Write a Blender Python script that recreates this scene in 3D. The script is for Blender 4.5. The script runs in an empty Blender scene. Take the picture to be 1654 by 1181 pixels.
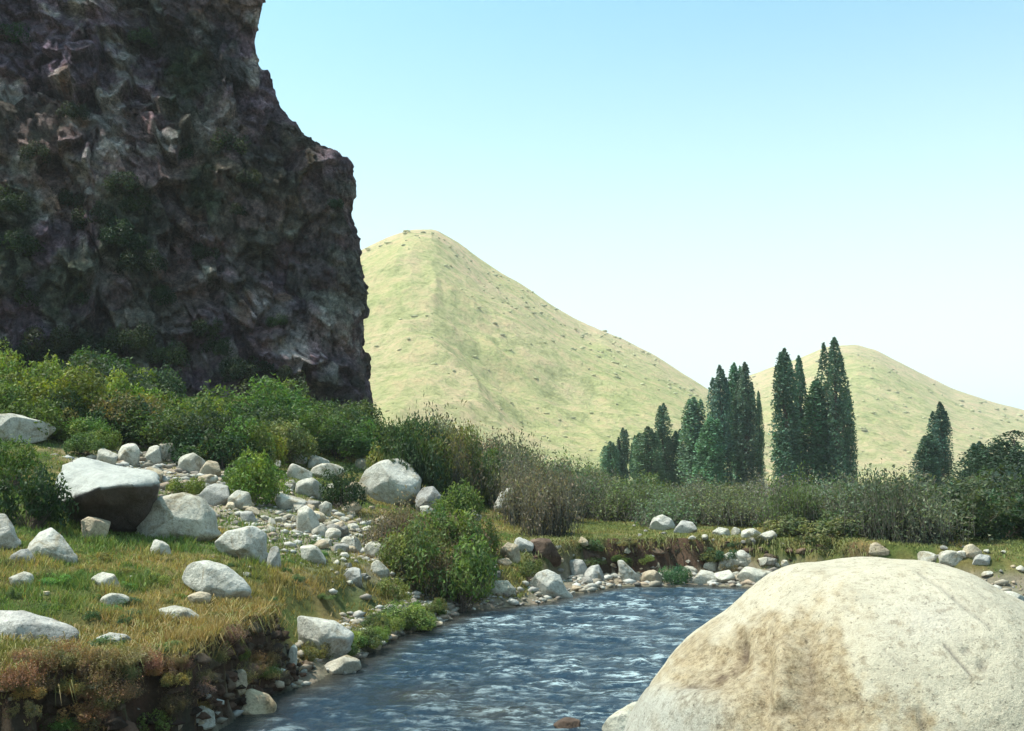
import bpy, bmesh, math, random
import numpy as np
from mathutils import Vector, Matrix

# ------------------------------------------------------------------ camera, sky, sun, exposure
sc = bpy.context.scene
COL = sc.collection
F = 1608.0; CX, CY = 827.0, 590.5; PITCH = math.atan(170.0 / F); CAMZ = 2.5
cd = bpy.data.cameras.new('camera'); cam = bpy.data.objects.new('camera', cd); COL.objects.link(cam)
cam.location = (0, 0, CAMZ); cam.rotation_euler = (math.pi / 2 + PITCH, 0, 0)
cd.sensor_width = 36.0; cd.lens = 36.0 * F / 1654.0; cd.clip_start = 0.05; cd.clip_end = 9000
sc.camera = cam
SUN = Vector((-0.44, 0.03, 0.90)).normalized()
w = bpy.data.worlds.new('World'); sc.world = w; w.use_nodes = True
nt = w.node_tree; nt.nodes.clear()
sky = nt.nodes.new('ShaderNodeTexSky'); sky.sky_type = 'NISHITA'; sky.sun_disc = False
sky.sun_elevation = math.asin(SUN.z); sky.sun_rotation = math.atan2(SUN.x, SUN.y)
sky.air_density = 1.0; sky.dust_density = 3.6; sky.ozone_density = 1.0; sky.altitude = 700
tint = nt.nodes.new('ShaderNodeMix'); tint.data_type = 'RGBA'; tint.blend_type = 'MULTIPLY'
tint.inputs['Factor'].default_value = 1.0; tint.inputs['B'].default_value = (0.68, 1.04, 0.88, 1)
bg = nt.nodes.new('ShaderNodeBackground'); bg.inputs['Strength'].default_value = 0.15
wo = nt.nodes.new('ShaderNodeOutputWorld')
nt.links.new(sky.outputs[0], tint.inputs['A'])
# milky summer air: the sky pales evenly towards the horizon all the way round
tcw = nt.nodes.new('ShaderNodeTexCoord'); sxyz = nt.nodes.new('ShaderNodeSeparateXYZ'); nt.links.new(tcw.outputs['Generated'], sxyz.inputs[0])
mr = nt.nodes.new('ShaderNodeMapRange'); mr.interpolation_type = 'SMOOTHSTEP'
for k_, v_ in (('From Min', -.05), ('From Max', .50), ('To Min', .95), ('To Max', 0.0)): mr.inputs[k_].default_value = v_
nt.links.new(sxyz.outputs['Z'], mr.inputs['Value'])
milk = nt.nodes.new('ShaderNodeMix'); milk.data_type = 'RGBA'; milk.inputs['B'].default_value = (4.0, 4.2, 3.75, 1)
nt.links.new(mr.outputs[0], milk.inputs['Factor']); nt.links.new(tint.outputs['Result'], milk.inputs['A']); nt.links.new(milk.outputs['Result'], bg.inputs[0])
nt.links.new(bg.outputs[0], wo.inputs[0])
sl = bpy.data.lights.new('sun', 'SUN'); sl.energy = 3.4; sl.angle = math.radians(0.5); sl.color = (1.0, 0.95, 0.86)
so = bpy.data.objects.new('sun', sl); COL.objects.link(so)
so.rotation_euler = SUN.to_track_quat('Z', 'Y').to_euler(); so.location = (0, 0, 60)
sc.view_settings.view_transform = 'Standard'; sc.view_settings.look = 'None'
sc.view_settings.exposure = 1.10; sc.view_settings.gamma = 1.0; sc.view_settings.use_curve_mapping = False

random.seed(7)
RNG = np.random.default_rng(11)
PI = math.pi

# ------------------------------------------------------------------ noise
def _hash(ix, iy, iz, seed):
    h = (ix.astype(np.int64) * 374761393 + iy.astype(np.int64) * 668265263 + iz.astype(np.int64) * 2147483647 + seed * 974634777) & 0xffffffff
    h = ((h ^ (h >> 13)) * 1274126177) & 0xffffffff
    h = ((h ^ (h >> 16)) * 2246822519) & 0xffffffff
    return ((h ^ (h >> 15)) & 0xffffff) / float(0xffffff)
def noise3(x, y, z, seed=0):
    x, y, z = np.broadcast_arrays(np.asarray(x, float), np.asarray(y, float), np.asarray(z, float))
    ix, iy, iz = np.floor(x), np.floor(y), np.floor(z)
    fx, fy, fz = x - ix, y - iy, z - iz
    ux, uy, uz = [f * f * f * (f * (f * 6 - 15) + 10) for f in (fx, fy, fz)]
    r = 0
    for a in (0, 1):
        for b in (0, 1):
            for c in (0, 1):
                r = r + _hash(ix + a, iy + b, iz + c, seed) * (ux if a else 1 - ux) * (uy if b else 1 - uy) * (uz if c else 1 - uz)
    return r * 2 - 1
def fbm(x, y, z, octv=4, seed=0, gain=0.5):
    r = 0; a = 1.0; t = 0; k = 1.0
    for i in range(octv):
        r = r + a * noise3(np.asarray(x) * k + i * 7.3, np.asarray(y) * k + i * 3.1, np.asarray(z) * k, seed + i); t += a; a *= gain; k *= 2.03
    return r / t
def ridge(x, y, z, octv=4, seed=0):
    r = 0; a = 1.0; t = 0; k = 1.0
    for i in range(octv):
        r = r + a * (1 - 2.2 * np.abs(noise3(np.asarray(x) * k + i * 5.3, np.asarray(y) * k + 1.7 * i, np.asarray(z) * k, seed + i))); t += a; a *= .5; k *= 2.1
    return r / t
def worley(x, y, z, seed=0):
    x, y, z = np.broadcast_arrays(np.asarray(x, float), np.asarray(y, float), np.asarray(z, float))
    ix, iy, iz = np.floor(x), np.floor(y), np.floor(z)
    best = np.full(x.shape, 9.0); sec = np.full(x.shape, 9.0); idv = np.zeros(x.shape)
    for a in (-1, 0, 1):
        for b in (-1, 0, 1):
            for c in (-1, 0, 1):
                px = ix + a + _hash(ix + a, iy + b, iz + c, seed); py = iy + b + _hash(ix + a, iy + b, iz + c, seed + 1); pz = iz + c + _hash(ix + a, iy + b, iz + c, seed + 2)
                d = (px - x) ** 2 + (py - y) ** 2 + (pz - z) ** 2
                hv = _hash(ix + a, iy + b, iz + c, seed + 3)
                m = d < best
                sec = np.where(m, best, np.minimum(sec, d)); idv = np.where(m, hv, idv); best = np.where(m, d, best)
    return np.sqrt(best), np.sqrt(sec), idv
def planes(x, y, z, seed, tilt=1.0):
    # every joint block gets a flat face of its own tilt
    x, y, z = np.broadcast_arrays(np.asarray(x, float), np.asarray(y, float), np.asarray(z, float))
    ix, iy, iz = np.floor(x), np.floor(y), np.floor(z); best = np.full(x.shape, 9.0); val = np.zeros(x.shape); idv = np.zeros(x.shape)
    for a in (-1, 0, 1):
        for b in (-1, 0, 1):
            for c in (-1, 0, 1):
                hs = [_hash(ix + a, iy + b, iz + c, seed + k) for k in range(6)]
                ox, oy, oz = x - (ix + a + hs[0]), y - (iy + b + hs[1]), z - (iz + c + hs[2]); d = ox * ox + oy * oy + oz * oz; m = d < best
                val = np.where(m, tilt * ((hs[3] - .5) * ox * 2 + (hs[4] - .75) * oz * 2) + (hs[5] - .5) * .6, val); idv = np.where(m, hs[5], idv); best = np.where(m, d, best)
    return val, idv
def sstep(a, b, x):
    t = np.clip((np.asarray(x, float) - a) / (b - a), 0, 1); return t * t * (3 - 2 * t)

# ------------------------------------------------------------------ mesh / object helpers
def mesh_np(name, V, Fc, mats=(), smooth=True, colors=None, matidx=None):
    V = np.asarray(V, np.float32); me = bpy.data.meshes.new(name)
    Fc = np.asarray(Fc, np.int32); n, k = Fc.shape
    me.vertices.add(len(V)); me.vertices.foreach_set('co', V.ravel())
    me.loops.add(n * k); me.loops.foreach_set('vertex_index', Fc.ravel())
    me.polygons.add(n)
    me.polygons.foreach_set('loop_start', np.arange(0, n * k, k, dtype=np.int32))
    me.polygons.foreach_set('loop_total', np.full(n, k, np.int32))
    for m in mats: me.materials.append(m)
    if matidx is not None: me.polygons.foreach_set('material_index', np.asarray(matidx, np.int32))
    me.update(calc_edges=True); me.validate()
    if smooth: me.polygons.foreach_set('use_smooth', np.ones(len(me.polygons), bool))
    if colors is not None:
        ca = me.color_attributes.new('Col', 'FLOAT_COLOR', 'POINT')
        c = np.ones((len(V), 4), np.float32); c[:, :colors.shape[1]] = colors
        ca.data.foreach_set('color', c.ravel())
    return me
def grid_faces(nu, nv, wrap=False):
    i = np.arange(nu - 1)[:, None]; jn = nv if wrap else nv - 1
    j = np.arange(jn)[None, :]; j2 = (j + 1) % nv
    return np.stack([i * nv + j, (i + 1) * nv + j, (i + 1) * nv + j2, i * nv + j2], -1).reshape(-1, 4)
def link(name, me, parent=None, loc=None):
    o = bpy.data.objects.new(name, me); COL.objects.link(o)
    if parent is not None: o.parent = parent
    if loc is not None: o.location = loc
    return o
def tag(o, label=None, cat=None, group=None, kind=None):
    if label: o['label'] = label
    if cat: o['category'] = cat
    if group: o['group'] = group
    if kind: o['kind'] = kind
    return o

# ------------------------------------------------------------------ pixel ray of the photo -> world (used to look up where things stand)
SP, CP = math.sin(PITCH), math.cos(PITCH)
def ray(px, py):
    a = (px - CX) / F; b = (CY - py) / F
    return np.array([a, CP - b * SP, SP + b * CP])
def at_y(px, py, y):
    r = ray(px, py); t = y / r[1]; return np.array([r[0] * t, y, CAMZ + r[2] * t])
def project(P):
    P = np.asarray(P, float); x = P[..., 0]; y = P[..., 1]; z = P[..., 2] - CAMZ
    d = y * CP + z * SP; u = -y * SP + z * CP
    return CX + F * x / d, CY - F * u / d

# ------------------------------------------------------------------ terrain
LB = np.array([(-60, 6.5), (-12, 7.7), (-6, 7.95), (-4.3, 8.1), (-3.3, 8.7), (-2.85, 9.6), (-2.75, 11.3), (-2.35, 12.1), (-2.1, 13.2), (-1.75, 15.4),
               (-1.2, 16.7), (-.75, 18.2), (.55, 19.2), (1.2, 20.5), (2.3, 22.0), (4.2, 22.1), (5.7, 21.6), (7.5, 20.6), (9.5, 19.6), (13, 19.2), (20, 20), (60, 25)], float)
RB = np.array([(60, 18), (20, 14.5), (12, 13.5), (7, 12.8), (4, 11.5), (2.2, 9.5), (1.2, 7.5), (.4, 5.6), (-1.5, 4.6), (-6, 4.0), (-60, 3.5)], float)
POLY = np.vstack([LB, RB])
def dist_poly(x, y, P, closed=False):
    d = np.full(x.shape, 1e9); n = len(P)
    for i in range(n if closed else n - 1):
        ax, ay = P[i]; bx, by = P[(i + 1) % n]
        vx, vy = bx - ax, by - ay
        t = np.clip(((x - ax) * vx + (y - ay) * vy) / (vx * vx + vy * vy), 0, 1)
        d = np.minimum(d, (x - ax - t * vx) ** 2 + (y - ay - t * vy) ** 2)
    return np.sqrt(d)
def inside(x, y):
    r = np.zeros(x.shape, bool); n = len(POLY)
    for i in range(n):
        ax, ay = POLY[i]; bx, by = POLY[(i + 1) % n]
        if ay == by: continue
        c = ((ay > y) != (by > y)) & (x < (bx - ax) * (y - ay) / (by - ay) + ax)
        r ^= c
    return r
def fields(x, y):
    dL = dist_poly(x, y, LB); dR = dist_poly(x, y, RB); ins = inside(x, y)
    return dL, dR, ins
def scree(x, y):
    ax, ay, bx, by = -8.3, 24.5, -3.6, 19.0
    vx, vy = bx - ax, by - ay
    t = np.clip(((x - ax) * vx + (y - ay) * vy) / (vx * vx + vy * vy), 0, 1)
    return np.exp(-(((x - ax - t * vx) ** 2 + (y - ay - t * vy) ** 2) / 2.0 ** 2))
def H(x, y, want=False):
    x, y = np.broadcast_arrays(np.asarray(x, float), np.asarray(y, float))
    dL, dR, ins = fields(x, y)
    n1 = fbm(x * .9, y * .9, 0, 3, 5); n2 = fbm(x * 3.1, y * 3.1, 0, 3, 9)
    s = dL + 0.28 * n1 + .12 * n2
    wn = (1 - sstep(-3.0, -2.3, x)) * (1 - sstep(11.5, 13.5, y))
    wf = sstep(.0, 1.2, x) * (1 - sstep(7.5, 11, x)) * sstep(15, 17, y)
    s = s + wn * .3 * ridge(x * .9, y * .9, 0, 3, 15) + wf * .55 * fbm(x * .7, y * .7, 0, 2, 17)
    beach = .12 * wn + 1.25 * wf + 0.2 * (1 - wn - wf)
    stepw = .22 * wn + (.2 + .5 * sstep(-.1, .3, fbm(x * .5, y * .5, 0, 2, 19))) * wf + 1.5 * (1 - wn - wf)
    hb = 0.72 * wn + .78 * wf + .62 * (1 - wn - wf)
    az = x / np.maximum(y, 1.0)
    slp = .005 + .195 * (1 - sstep(-.24, .10, az)) * sstep(7, 11, y)
    slp = np.where(y < 1, .02, slp)
    sc_ = np.minimum(s, 26)
    hl = .14 * sstep(0, beach + .1, s) + hb * sstep(beach, beach + stepw, s) + slp * np.maximum(sc_ - 1, 0)
    r = np.sqrt(x * x + y * y)
    hl = hl + .07 * n1 * sstep(.8, 3, s) + .018 * n2 + .25 * fbm(x * .18, y * .18, 0, 2, 21) * sstep(4, 12, s)
    hl = np.where(r > 75, 1.0 + (hl - 1.0) * (1 - sstep(75, 130, r)), hl)
    sr = dR + .2 * n1
    hr = .95 * sstep(0, 2.6, sr) + .04 * n1
    h = np.where(dL < dR, hl, hr)
    h = np.where(ins, -.35 * sstep(0, 1.2, np.minimum(dL, dR)) - .02, h)
    if want: return h, dL, dR, ins, n1, n2
    return h
def hit(px, py, tmin=5.0, tmax=160):
    r = ray(px, py); t = np.concatenate([np.arange(tmin, 45, .03), np.arange(45, tmax, .3)])
    X = r[0] * t; Y = r[1] * t; Z = CAMZ + r[2] * t
    b = np.nonzero(Z <= np.maximum(H(X, Y), 0.0))[0]
    i = b[0] if len(b) else len(t) - 1
    return np.array([X[i], Y[i], Z[i]])
def h1(x, y): return float(H(np.array([x]), np.array([y]))[0])

# ------------------------------------------------------------------ materials
class NT:
    def __init__(s, name, rough=.9, spec=.2):
        s.m = bpy.data.materials.new(name); s.m.use_nodes = True; s.t = s.m.node_tree
        s.b = s.t.nodes['Principled BSDF']; s.b.inputs['Roughness'].default_value = rough
        s.b.inputs['Specular IOR Level'].default_value = spec; s.out = s.t.nodes['Material Output']
        s._pos = None
    def n(s, typ, **kw):
        q = s.t.nodes.new(typ)
        for k, v in kw.items(): setattr(q, k, v)
        return q
    def l(s, a, b): s.t.links.new(a, b)
    def pos(s, obj=False):
        if s._pos is None:
            s._pos = s.n('ShaderNodeTexCoord').outputs['Object'] if obj else s.n('ShaderNodeNewGeometry').outputs['Position']
        return s._pos
    def noise(s, scale, detail=6, rough=.6, vec=None, dist=0):
        q = s.n('ShaderNodeTexNoise'); q.inputs['Scale'].default_value = scale; q.inputs['Detail'].default_value = detail
        q.inputs['Roughness'].default_value = rough; q.inputs['Distortion'].default_value = dist
        s.l(vec or s.pos(), q.inputs['Vector']); return q.outputs['Fac']
    def ramp(s, fac, stops):
        q = s.n('ShaderNodeValToRGB'); s.l(fac, q.inputs[0]); e = q.color_ramp.elements
        while len(e) < len(stops): e.new(.5)
        for i, (p, c) in enumerate(stops):
            e[i].position = p; e[i].color = (*c, 1) if len(c) == 3 else c
        return q.outputs[0]
    def mix(s, fac, a, b, blend='MIX'):
        q = s.n('ShaderNodeMix', data_type='RGBA', blend_type=blend)
        for v, k in ((fac, 'Factor'), (a, 'A'), (b, 'B')):
            if hasattr(v, 'is_output'): s.l(v, q.inputs[k])
            elif k == 'Factor': q.inputs[k].default_value = v
            else: q.inputs[k].default_value = (*v, 1)
        return q.outputs['Result']
    def math(s, op, a, b=0.0):
        q = s.n('ShaderNodeMath', operation=op)
        for i, v in enumerate((a, b)):
            if hasattr(v, 'is_output'): s.l(v, q.inputs[i])
            else: q.inputs[i].default_value = v
        return q.outputs[0]
    def attr(s, name='Col'):
        q = s.n('ShaderNodeAttribute'); q.attribute_name = name; return q.outputs['Color']
    def bump(s, h, dist=.02, strength=1.0):
        q = s.n('ShaderNodeBump'); q.inputs['Distance'].default_value = dist; q.inputs['Strength'].default_value = strength
        s.l(h, q.inputs['Height']); s.l(q.outputs[0], s.b.inputs['Normal'])
    def base(s, c): s.l(c, s.b.inputs['Base Color'])

def G(v): return (v, v, v)
def mat_ground():
    m = NT('soil_and_turf', .95, .1)
    v = m.mix(.75, m.attr(), m.ramp(m.noise(9, 8, .7), [(.3, G(.35)), (.7, G(1.0))]), 'MULTIPLY')
    v = m.mix(1.0, v, m.ramp(m.noise(1.7, 5, .6), [(.3, (.85, .95, .8)), (.7, (1.5, 1.35, 1.25))]), 'MULTIPLY')
    m.base(v); m.bump(m.noise(16, 8, .75), .05); return m.m
def mat_rock(name, c0, c1, c2, vein=.0):
    m = NT(name, .85, .25); o = m.n('ShaderNodeTexCoord').outputs['Object']
    add = m.n('ShaderNodeVectorMath', operation='ADD'); m.l(m.pos(), add.inputs[0])
    inf = m.n('ShaderNodeObjectInfo'); m.l(inf.outputs['Random'], add.inputs[1])
    v = m.ramp(m.noise(3.0, 7, .65, add.outputs[0]), [(.28, c0), (.5, c1), (.7, c2)])
    sp = m.ramp(m.noise(30, 5, .75), [(.36, G(.3)), (.5, G(1.0))])
    v = m.mix(.55, v, sp, 'MULTIPLY')
    cr = m.ramp(m.noise(1.6, 9, .62, dist=1.2), [(.47, G(1)), (.495, G(.6)), (.52, G(1))])
    v = m.mix(.5, v, cr, 'MULTIPLY')
    v = m.mix(1.0, v, m.ramp(m.noise(2.3, 7, .7, add.outputs[0], 1.0), [(.36, (.62, .56, .46)), (.47, (1, 1, 1)), (.6, (1, 1, 1)), (.68, (.8, .82, .84))]), 'MULTIPLY')
    v = m.mix(1.0, v, inf.outputs['Color'], 'MULTIPLY')
    m.base(v)
    hh = m.math('ADD', m.noise(5, 9, .65), m.math('MULTIPLY', m.noise(30, 6, .7), .22))
    m.bump(hh, .07, .9); return m.m
def mat_leaf(name, rnd=.3, trans=.35):
    m = NT(name, .6, .25); inf = m.n('ShaderNodeObjectInfo')
    v = m.mix(1.0, m.attr(), inf.outputs['Color'], 'MULTIPLY')
    r = m.ramp(inf.outputs['Random'], [(0, G(1 - rnd)), (1, G(1 + rnd * .6))])
    v = m.mix(1.0, v, r, 'MULTIPLY'); m.base(v)
    t = m.n('ShaderNodeBsdfTranslucent'); m.l(m.mix(1.0, v, (1.2, 1.25, .6), 'MULTIPLY'), t.inputs[0])
    x = m.n('ShaderNodeMixShader'); x.inputs[0].default_value = trans
    m.l(m.b.outputs[0], x.inputs[1]); m.l(t.outputs[0], x.inputs[2]); m.l(x.outputs[0], m.out.inputs['Surface'])
    return m.m
def mat_bark(name='bark', c=(.11, .09, .075)):
    m = NT(name, .95, .1); m.base(m.ramp(m.noise(8, 6), [(.3, tuple(k * .5 for k in c)), (.7, tuple(k * 1.6 for k in c))])); m.bump(m.noise(20, 6), .02); return m.m
def mat_cliff():
    m = NT('dark_volcanic_rock', .95, .12)
    v = m.mix(1.0, m.attr(), m.ramp(m.noise(1.3, 9, .7), [(.3, G(.42)), (.5, G(.95)), (.7, G(1.9))]), 'MULTIPLY')
    v = m.mix(.7, v, m.ramp(m.noise(5.5, 7, .75), [(.36, G(.28)), (.5, G(1)), (.64, G(2.0))]), 'MULTIPLY')
    v = m.mix(1.0, v, m.ramp(m.noise(.55, 8, .8), [(.36, (.55, .6, .6)), (.5, G(1)), (.64, (1.45, 1.3, 1.25))]), 'MULTIPLY')
    m.base(v); m.bump(m.noise(3.4, 9, .8), .6); return m.m
def mat_hill():
    m = NT('dry_hillside', 1.0, .0)
    v = m.mix(.8, m.attr(), m.ramp(m.noise(.11, 8, .72), [(.36, (.50, .60, .42)), (.46, (.85, .95, .8)), (.54, (1.05, 1, 1)), (.64, (1.2, 1.02, 1.08))]), 'MULTIPLY')
    v = m.mix(.6, v, m.ramp(m.noise(.55, 6, .7), [(.36, (.5, .6, .5)), (.5, G(1)), (.7, G(1.15))]), 'MULTIPLY')
    m.base(v); m.bump(m.noise(.22, 9, .75), 5.0, .8); return m.m
def mat_water():
    m = NT('stream_water', .12, .5)
    mp = m.n('ShaderNodeMapping'); m.l(m.pos(), mp.inputs[0]); mp.inputs['Rotation'].default_value = (0, 0, .25); mp.inputs['Scale'].default_value = (.62, 1.25, 1)
    nz = m.noise(7.0, 9, .72, mp.outputs[0], .3)
    a = m.n('ShaderNodeAttribute'); a.attribute_name = 'Col'; sep = m.n('ShaderNodeSeparateColor'); m.l(a.outputs['Color'], sep.inputs[0])
    f = m.math('MULTIPLY', sep.outputs[0], m.ramp(nz, [(.48, G(0)), (.60, G(1))]))
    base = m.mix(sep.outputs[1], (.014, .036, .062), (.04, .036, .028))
    v = m.mix(f, base, (.55, .68, .72)); m.base(v)
    m.l(m.math('ADD', m.math('MULTIPLY', f, .5), .07), m.b.inputs['Roughness'])
    m.b.inputs['IOR'].default_value = 1.33
    hh = m.math('ADD', m.noise(9, 8, .7, mp.outputs[0], .3), m.math('MULTIPLY', m.noise(30, 5, .7, mp.outputs[0]), .4))
    m.bump(hh, .085, 1.0); return m.m
def mat_boulder():
    m = NT('granite_boulder_surface', .85, .25)
    v = m.mix(.5, m.attr(), m.ramp(m.noise(7, 9, .7), [(.3, G(.6)), (.52, G(1)), (.7, G(1.12))]), 'MULTIPLY')
    v = m.mix(.75, v, m.ramp(m.noise(55, 5, .7), [(.33, G(.2)), (.42, G(1.0))]), 'MULTIPLY')
    v = m.mix(.55, v, m.ramp(m.noise(20, 6, .7), [(.34, (.45, .40, .35)), (.47, G(1.0))]), 'MULTIPLY')
    at = m.n('ShaderNodeAttribute'); at.attribute_name = 'Col'
    v = m.mix(at.outputs['Alpha'], v, m.mix(1.0, v, m.ramp(m.noise(34, 6, .75), [(.36, (.45, .38, .31)), (.5, (.85, .81, .75)), (.6, (1.12, 1.1, 1.05))]), 'MULTIPLY'))
    v = m.mix(.35, v, m.ramp(m.noise(160, 3, .7), [(.35, G(.5)), (.6, G(1.1))]), 'MULTIPLY')
    m.base(v)
    m.bump(m.math('ADD', m.noise(14, 9, .7), m.math('MULTIPLY', m.noise(80, 5, .7), .3)), .02, .9); return m.m

M_GROUND = mat_ground(); M_WHITE = mat_rock('pale_granite', (.28, .265, .22), (.45, .43, .38), (.54, .53, .485))
M_TAN = mat_rock('tan_stone', (.26, .2, .15), (.42, .35, .26), (.5, .44, .34))
M_GREY = mat_rock('grey_stone', (.17, .16, .15), (.29, .28, .265), (.36, .35, .33))
M_BROWN = mat_rock('brown_earth_clod', (.05, .032, .024), (.10, .066, .05), (.19, .13, .095))
M_LEAF = mat_leaf('shrub_leaves'); M_GRASS = mat_leaf('grass_blades', .0, .25); M_POP = mat_leaf('poplar_leaves', .2, .2)
M_BARK = mat_bark(); M_CLIFF = mat_cliff(); M_HILL = mat_hill(); M_WATER = mat_water(); M_BOULDER = mat_boulder()
M_TWIG = mat_bark('grey_twigs', (.07, .068, .055))

# ------------------------------------------------------------------ ground sheet
def build_ground():
    a1 = np.radians(np.arange(-36, 36.01, .14)); a2 = np.radians(np.arange(40, 320.1, 4.0))
    ang = np.concatenate([a1, a2]); na = len(ang)
    r = [.25]
    while r[-1] < 5500:
        k = 1.006 if 6.5 < r[-1] < 48 else (1.03 if r[-1] <= 6.5 else 1.045)
        r.append(r[-1] * k)
    r = np.array(r); R_, A = np.meshgrid(r, ang, indexing='ij')
    X = R_ * np.sin(A); Y = R_ * np.cos(A)
    Z, dL, dR, ins, n1, n2 = H(X, Y, True)
    side = dL < dR
    near = np.exp(-(R_ / 30) ** 2)
    Z = Z + near * .03 * fbm(X * 9, Y * 9, 0, 3, 33) * (~ins)
    gx = np.gradient(Z, axis=0) / np.gradient(R_, axis=0)
    slope = np.abs(gx) + 0
    p = fbm(X * .8, Y * .8, 0, 4, 41); q = fbm(X * .33, Y * .33, 0, 3, 43); g = fbm(X * 2.6, Y * 2.6, 0, 4, 47)
    green = np.array([.075, .10, .03]); dry = np.array([.17, .14, .06]); soil = np.array([.085, .052, .04]); grav = np.array([.30, .26, .215]); bed = np.array([.07, .075, .06])
    t = sstep(-.35, .4, p + .5 * g)[..., None]
    C = green * (1 - t) + dry * t
    gm = np.clip(scree(X, Y) * 1.3 * sstep(-.5, .2, g + .2), 0, 1)[..., None]
    C = C * (1 - gm) + grav * gm
    # low bank foot, gravel shore and bare cut faces
    lz = np.where((X < -2.3) & (Y < 12.5) | (X > .3), 1, 0); low = (1 - sstep(.10 + .18 * lz, .2 + .35 * lz, Z))[..., None]; C = C * (1 - low) + (grav * .75) * low
    cut = (sstep(.55, 1.3, slope) * (Z < 1.4) * (R_ < 40) * np.where(Y > 15, sstep(-.25, .1, q), 1))[..., None]; C = C * (1 - cut) + soil * cut
    C = np.where(ins[..., None], bed, C)
    far = sstep(60, 160, R_)[..., None]; C = C * (1 - far) + np.array([.38, .34, .18]) * far
    V = np.stack([X, Y, Z], -1).reshape(-1, 3); Cc = C.reshape(-1, 3)
    Fc = grid_faces(len(r), na, True)
    c = len(V); V = np.vstack([V, [[0, 0, h1(0, .01)]]]); Cc = np.vstack([Cc, Cc[:1]])
    me = mesh_np('ground', V, Fc[:, ::-1], [M_GROUND], colors=Cc)
    bm = bmesh.new(); bm.from_mesh(me); bm.verts.ensure_lookup_table()
    for j in range(na): bm.faces.new((bm.verts[c], bm.verts[(j + 1) % na], bm.verts[j]))
    bm.normal_update(); bm.to_mesh(me); bm.free()
    tag(link('ground', me), 'stony valley ground with dry turf and eroded stream banks', kind='structure')
build_ground()

# ------------------------------------------------------------------ stream
def build_water():
    xs = np.concatenate([np.linspace(-60, -7.2, 40), np.arange(-7, 11.01, .055), np.linspace(11.3, 60, 60)])
    ys = np.concatenate([np.arange(3.3, 8, .2), np.arange(8, 23.4, .055), np.linspace(23.7, 28, 14)])
    X, Y = np.meshgrid(xs, ys, indexing='ij')
    a = .25; U = X * math.cos(a) - Y * math.sin(a); W = X * math.sin(a) + Y * math.cos(a)
    wx = U * .62 + .25 * fbm(U, W, 0, 2, 61); wy = W * 1.25 + .3 * fbm(U * .8, W * .8, 3, 2, 62)
    r1 = ridge(wx * 1.5, wy * 1.5, 0, 3, 63); f1 = fbm(wx * 3.4, wy * 3.4, 0, 4, 67); big = fbm(X * .45, Y * .45, 0, 2, 71)
    edge = sstep(0, .7, np.minimum(dist_poly(X, Y, LB), dist_poly(X, Y, RB)))
    Z = edge * (.045 * r1 * (.7 + .6 * big) + .055 * f1) + .0
    # faster broken water in the middle of the channel
    def blob(px, py, sx, sy):
        p = at_y(px, py, 10); d = CAMZ / ((py - 760) / F); x = (px - CX) / F * d
        return np.exp(-((X - x) / sx) ** 2 - ((Y - d) / sy) ** 2)
    fo = .34 + 1.3 * blob(1010, 1080, 1.2, .8) + .8 * blob(890, 1000, 2.0, .7) + .45 * blob(1080, 1045, 1.0, .7) + .6 * blob(1030, 970, 1.6, 1.1) + .35 * blob(700, 1040, .8, .6) + .5 * blob(960, 1140, .9, .4) + .5 * blob(620, 1105, .5, .4)
    foam = np.clip(1.1 * fo * sstep(-.1, .6, r1 * .6 + f1 * .9 + .1), 0, 1) * edge
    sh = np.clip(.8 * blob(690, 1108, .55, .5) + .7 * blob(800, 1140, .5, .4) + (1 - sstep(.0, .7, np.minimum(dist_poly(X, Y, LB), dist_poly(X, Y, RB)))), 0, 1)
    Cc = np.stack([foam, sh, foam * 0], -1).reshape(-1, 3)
    V = np.stack([X, Y, Z], -1).reshape(-1, 3)
    me = mesh_np('water', V, grid_faces(len(xs), len(ys))[:, ::1], [M_WATER], colors=Cc)
    tag(link('water', me), 'rippling blue mountain stream with white broken water', kind='structure')
build_water()

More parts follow.
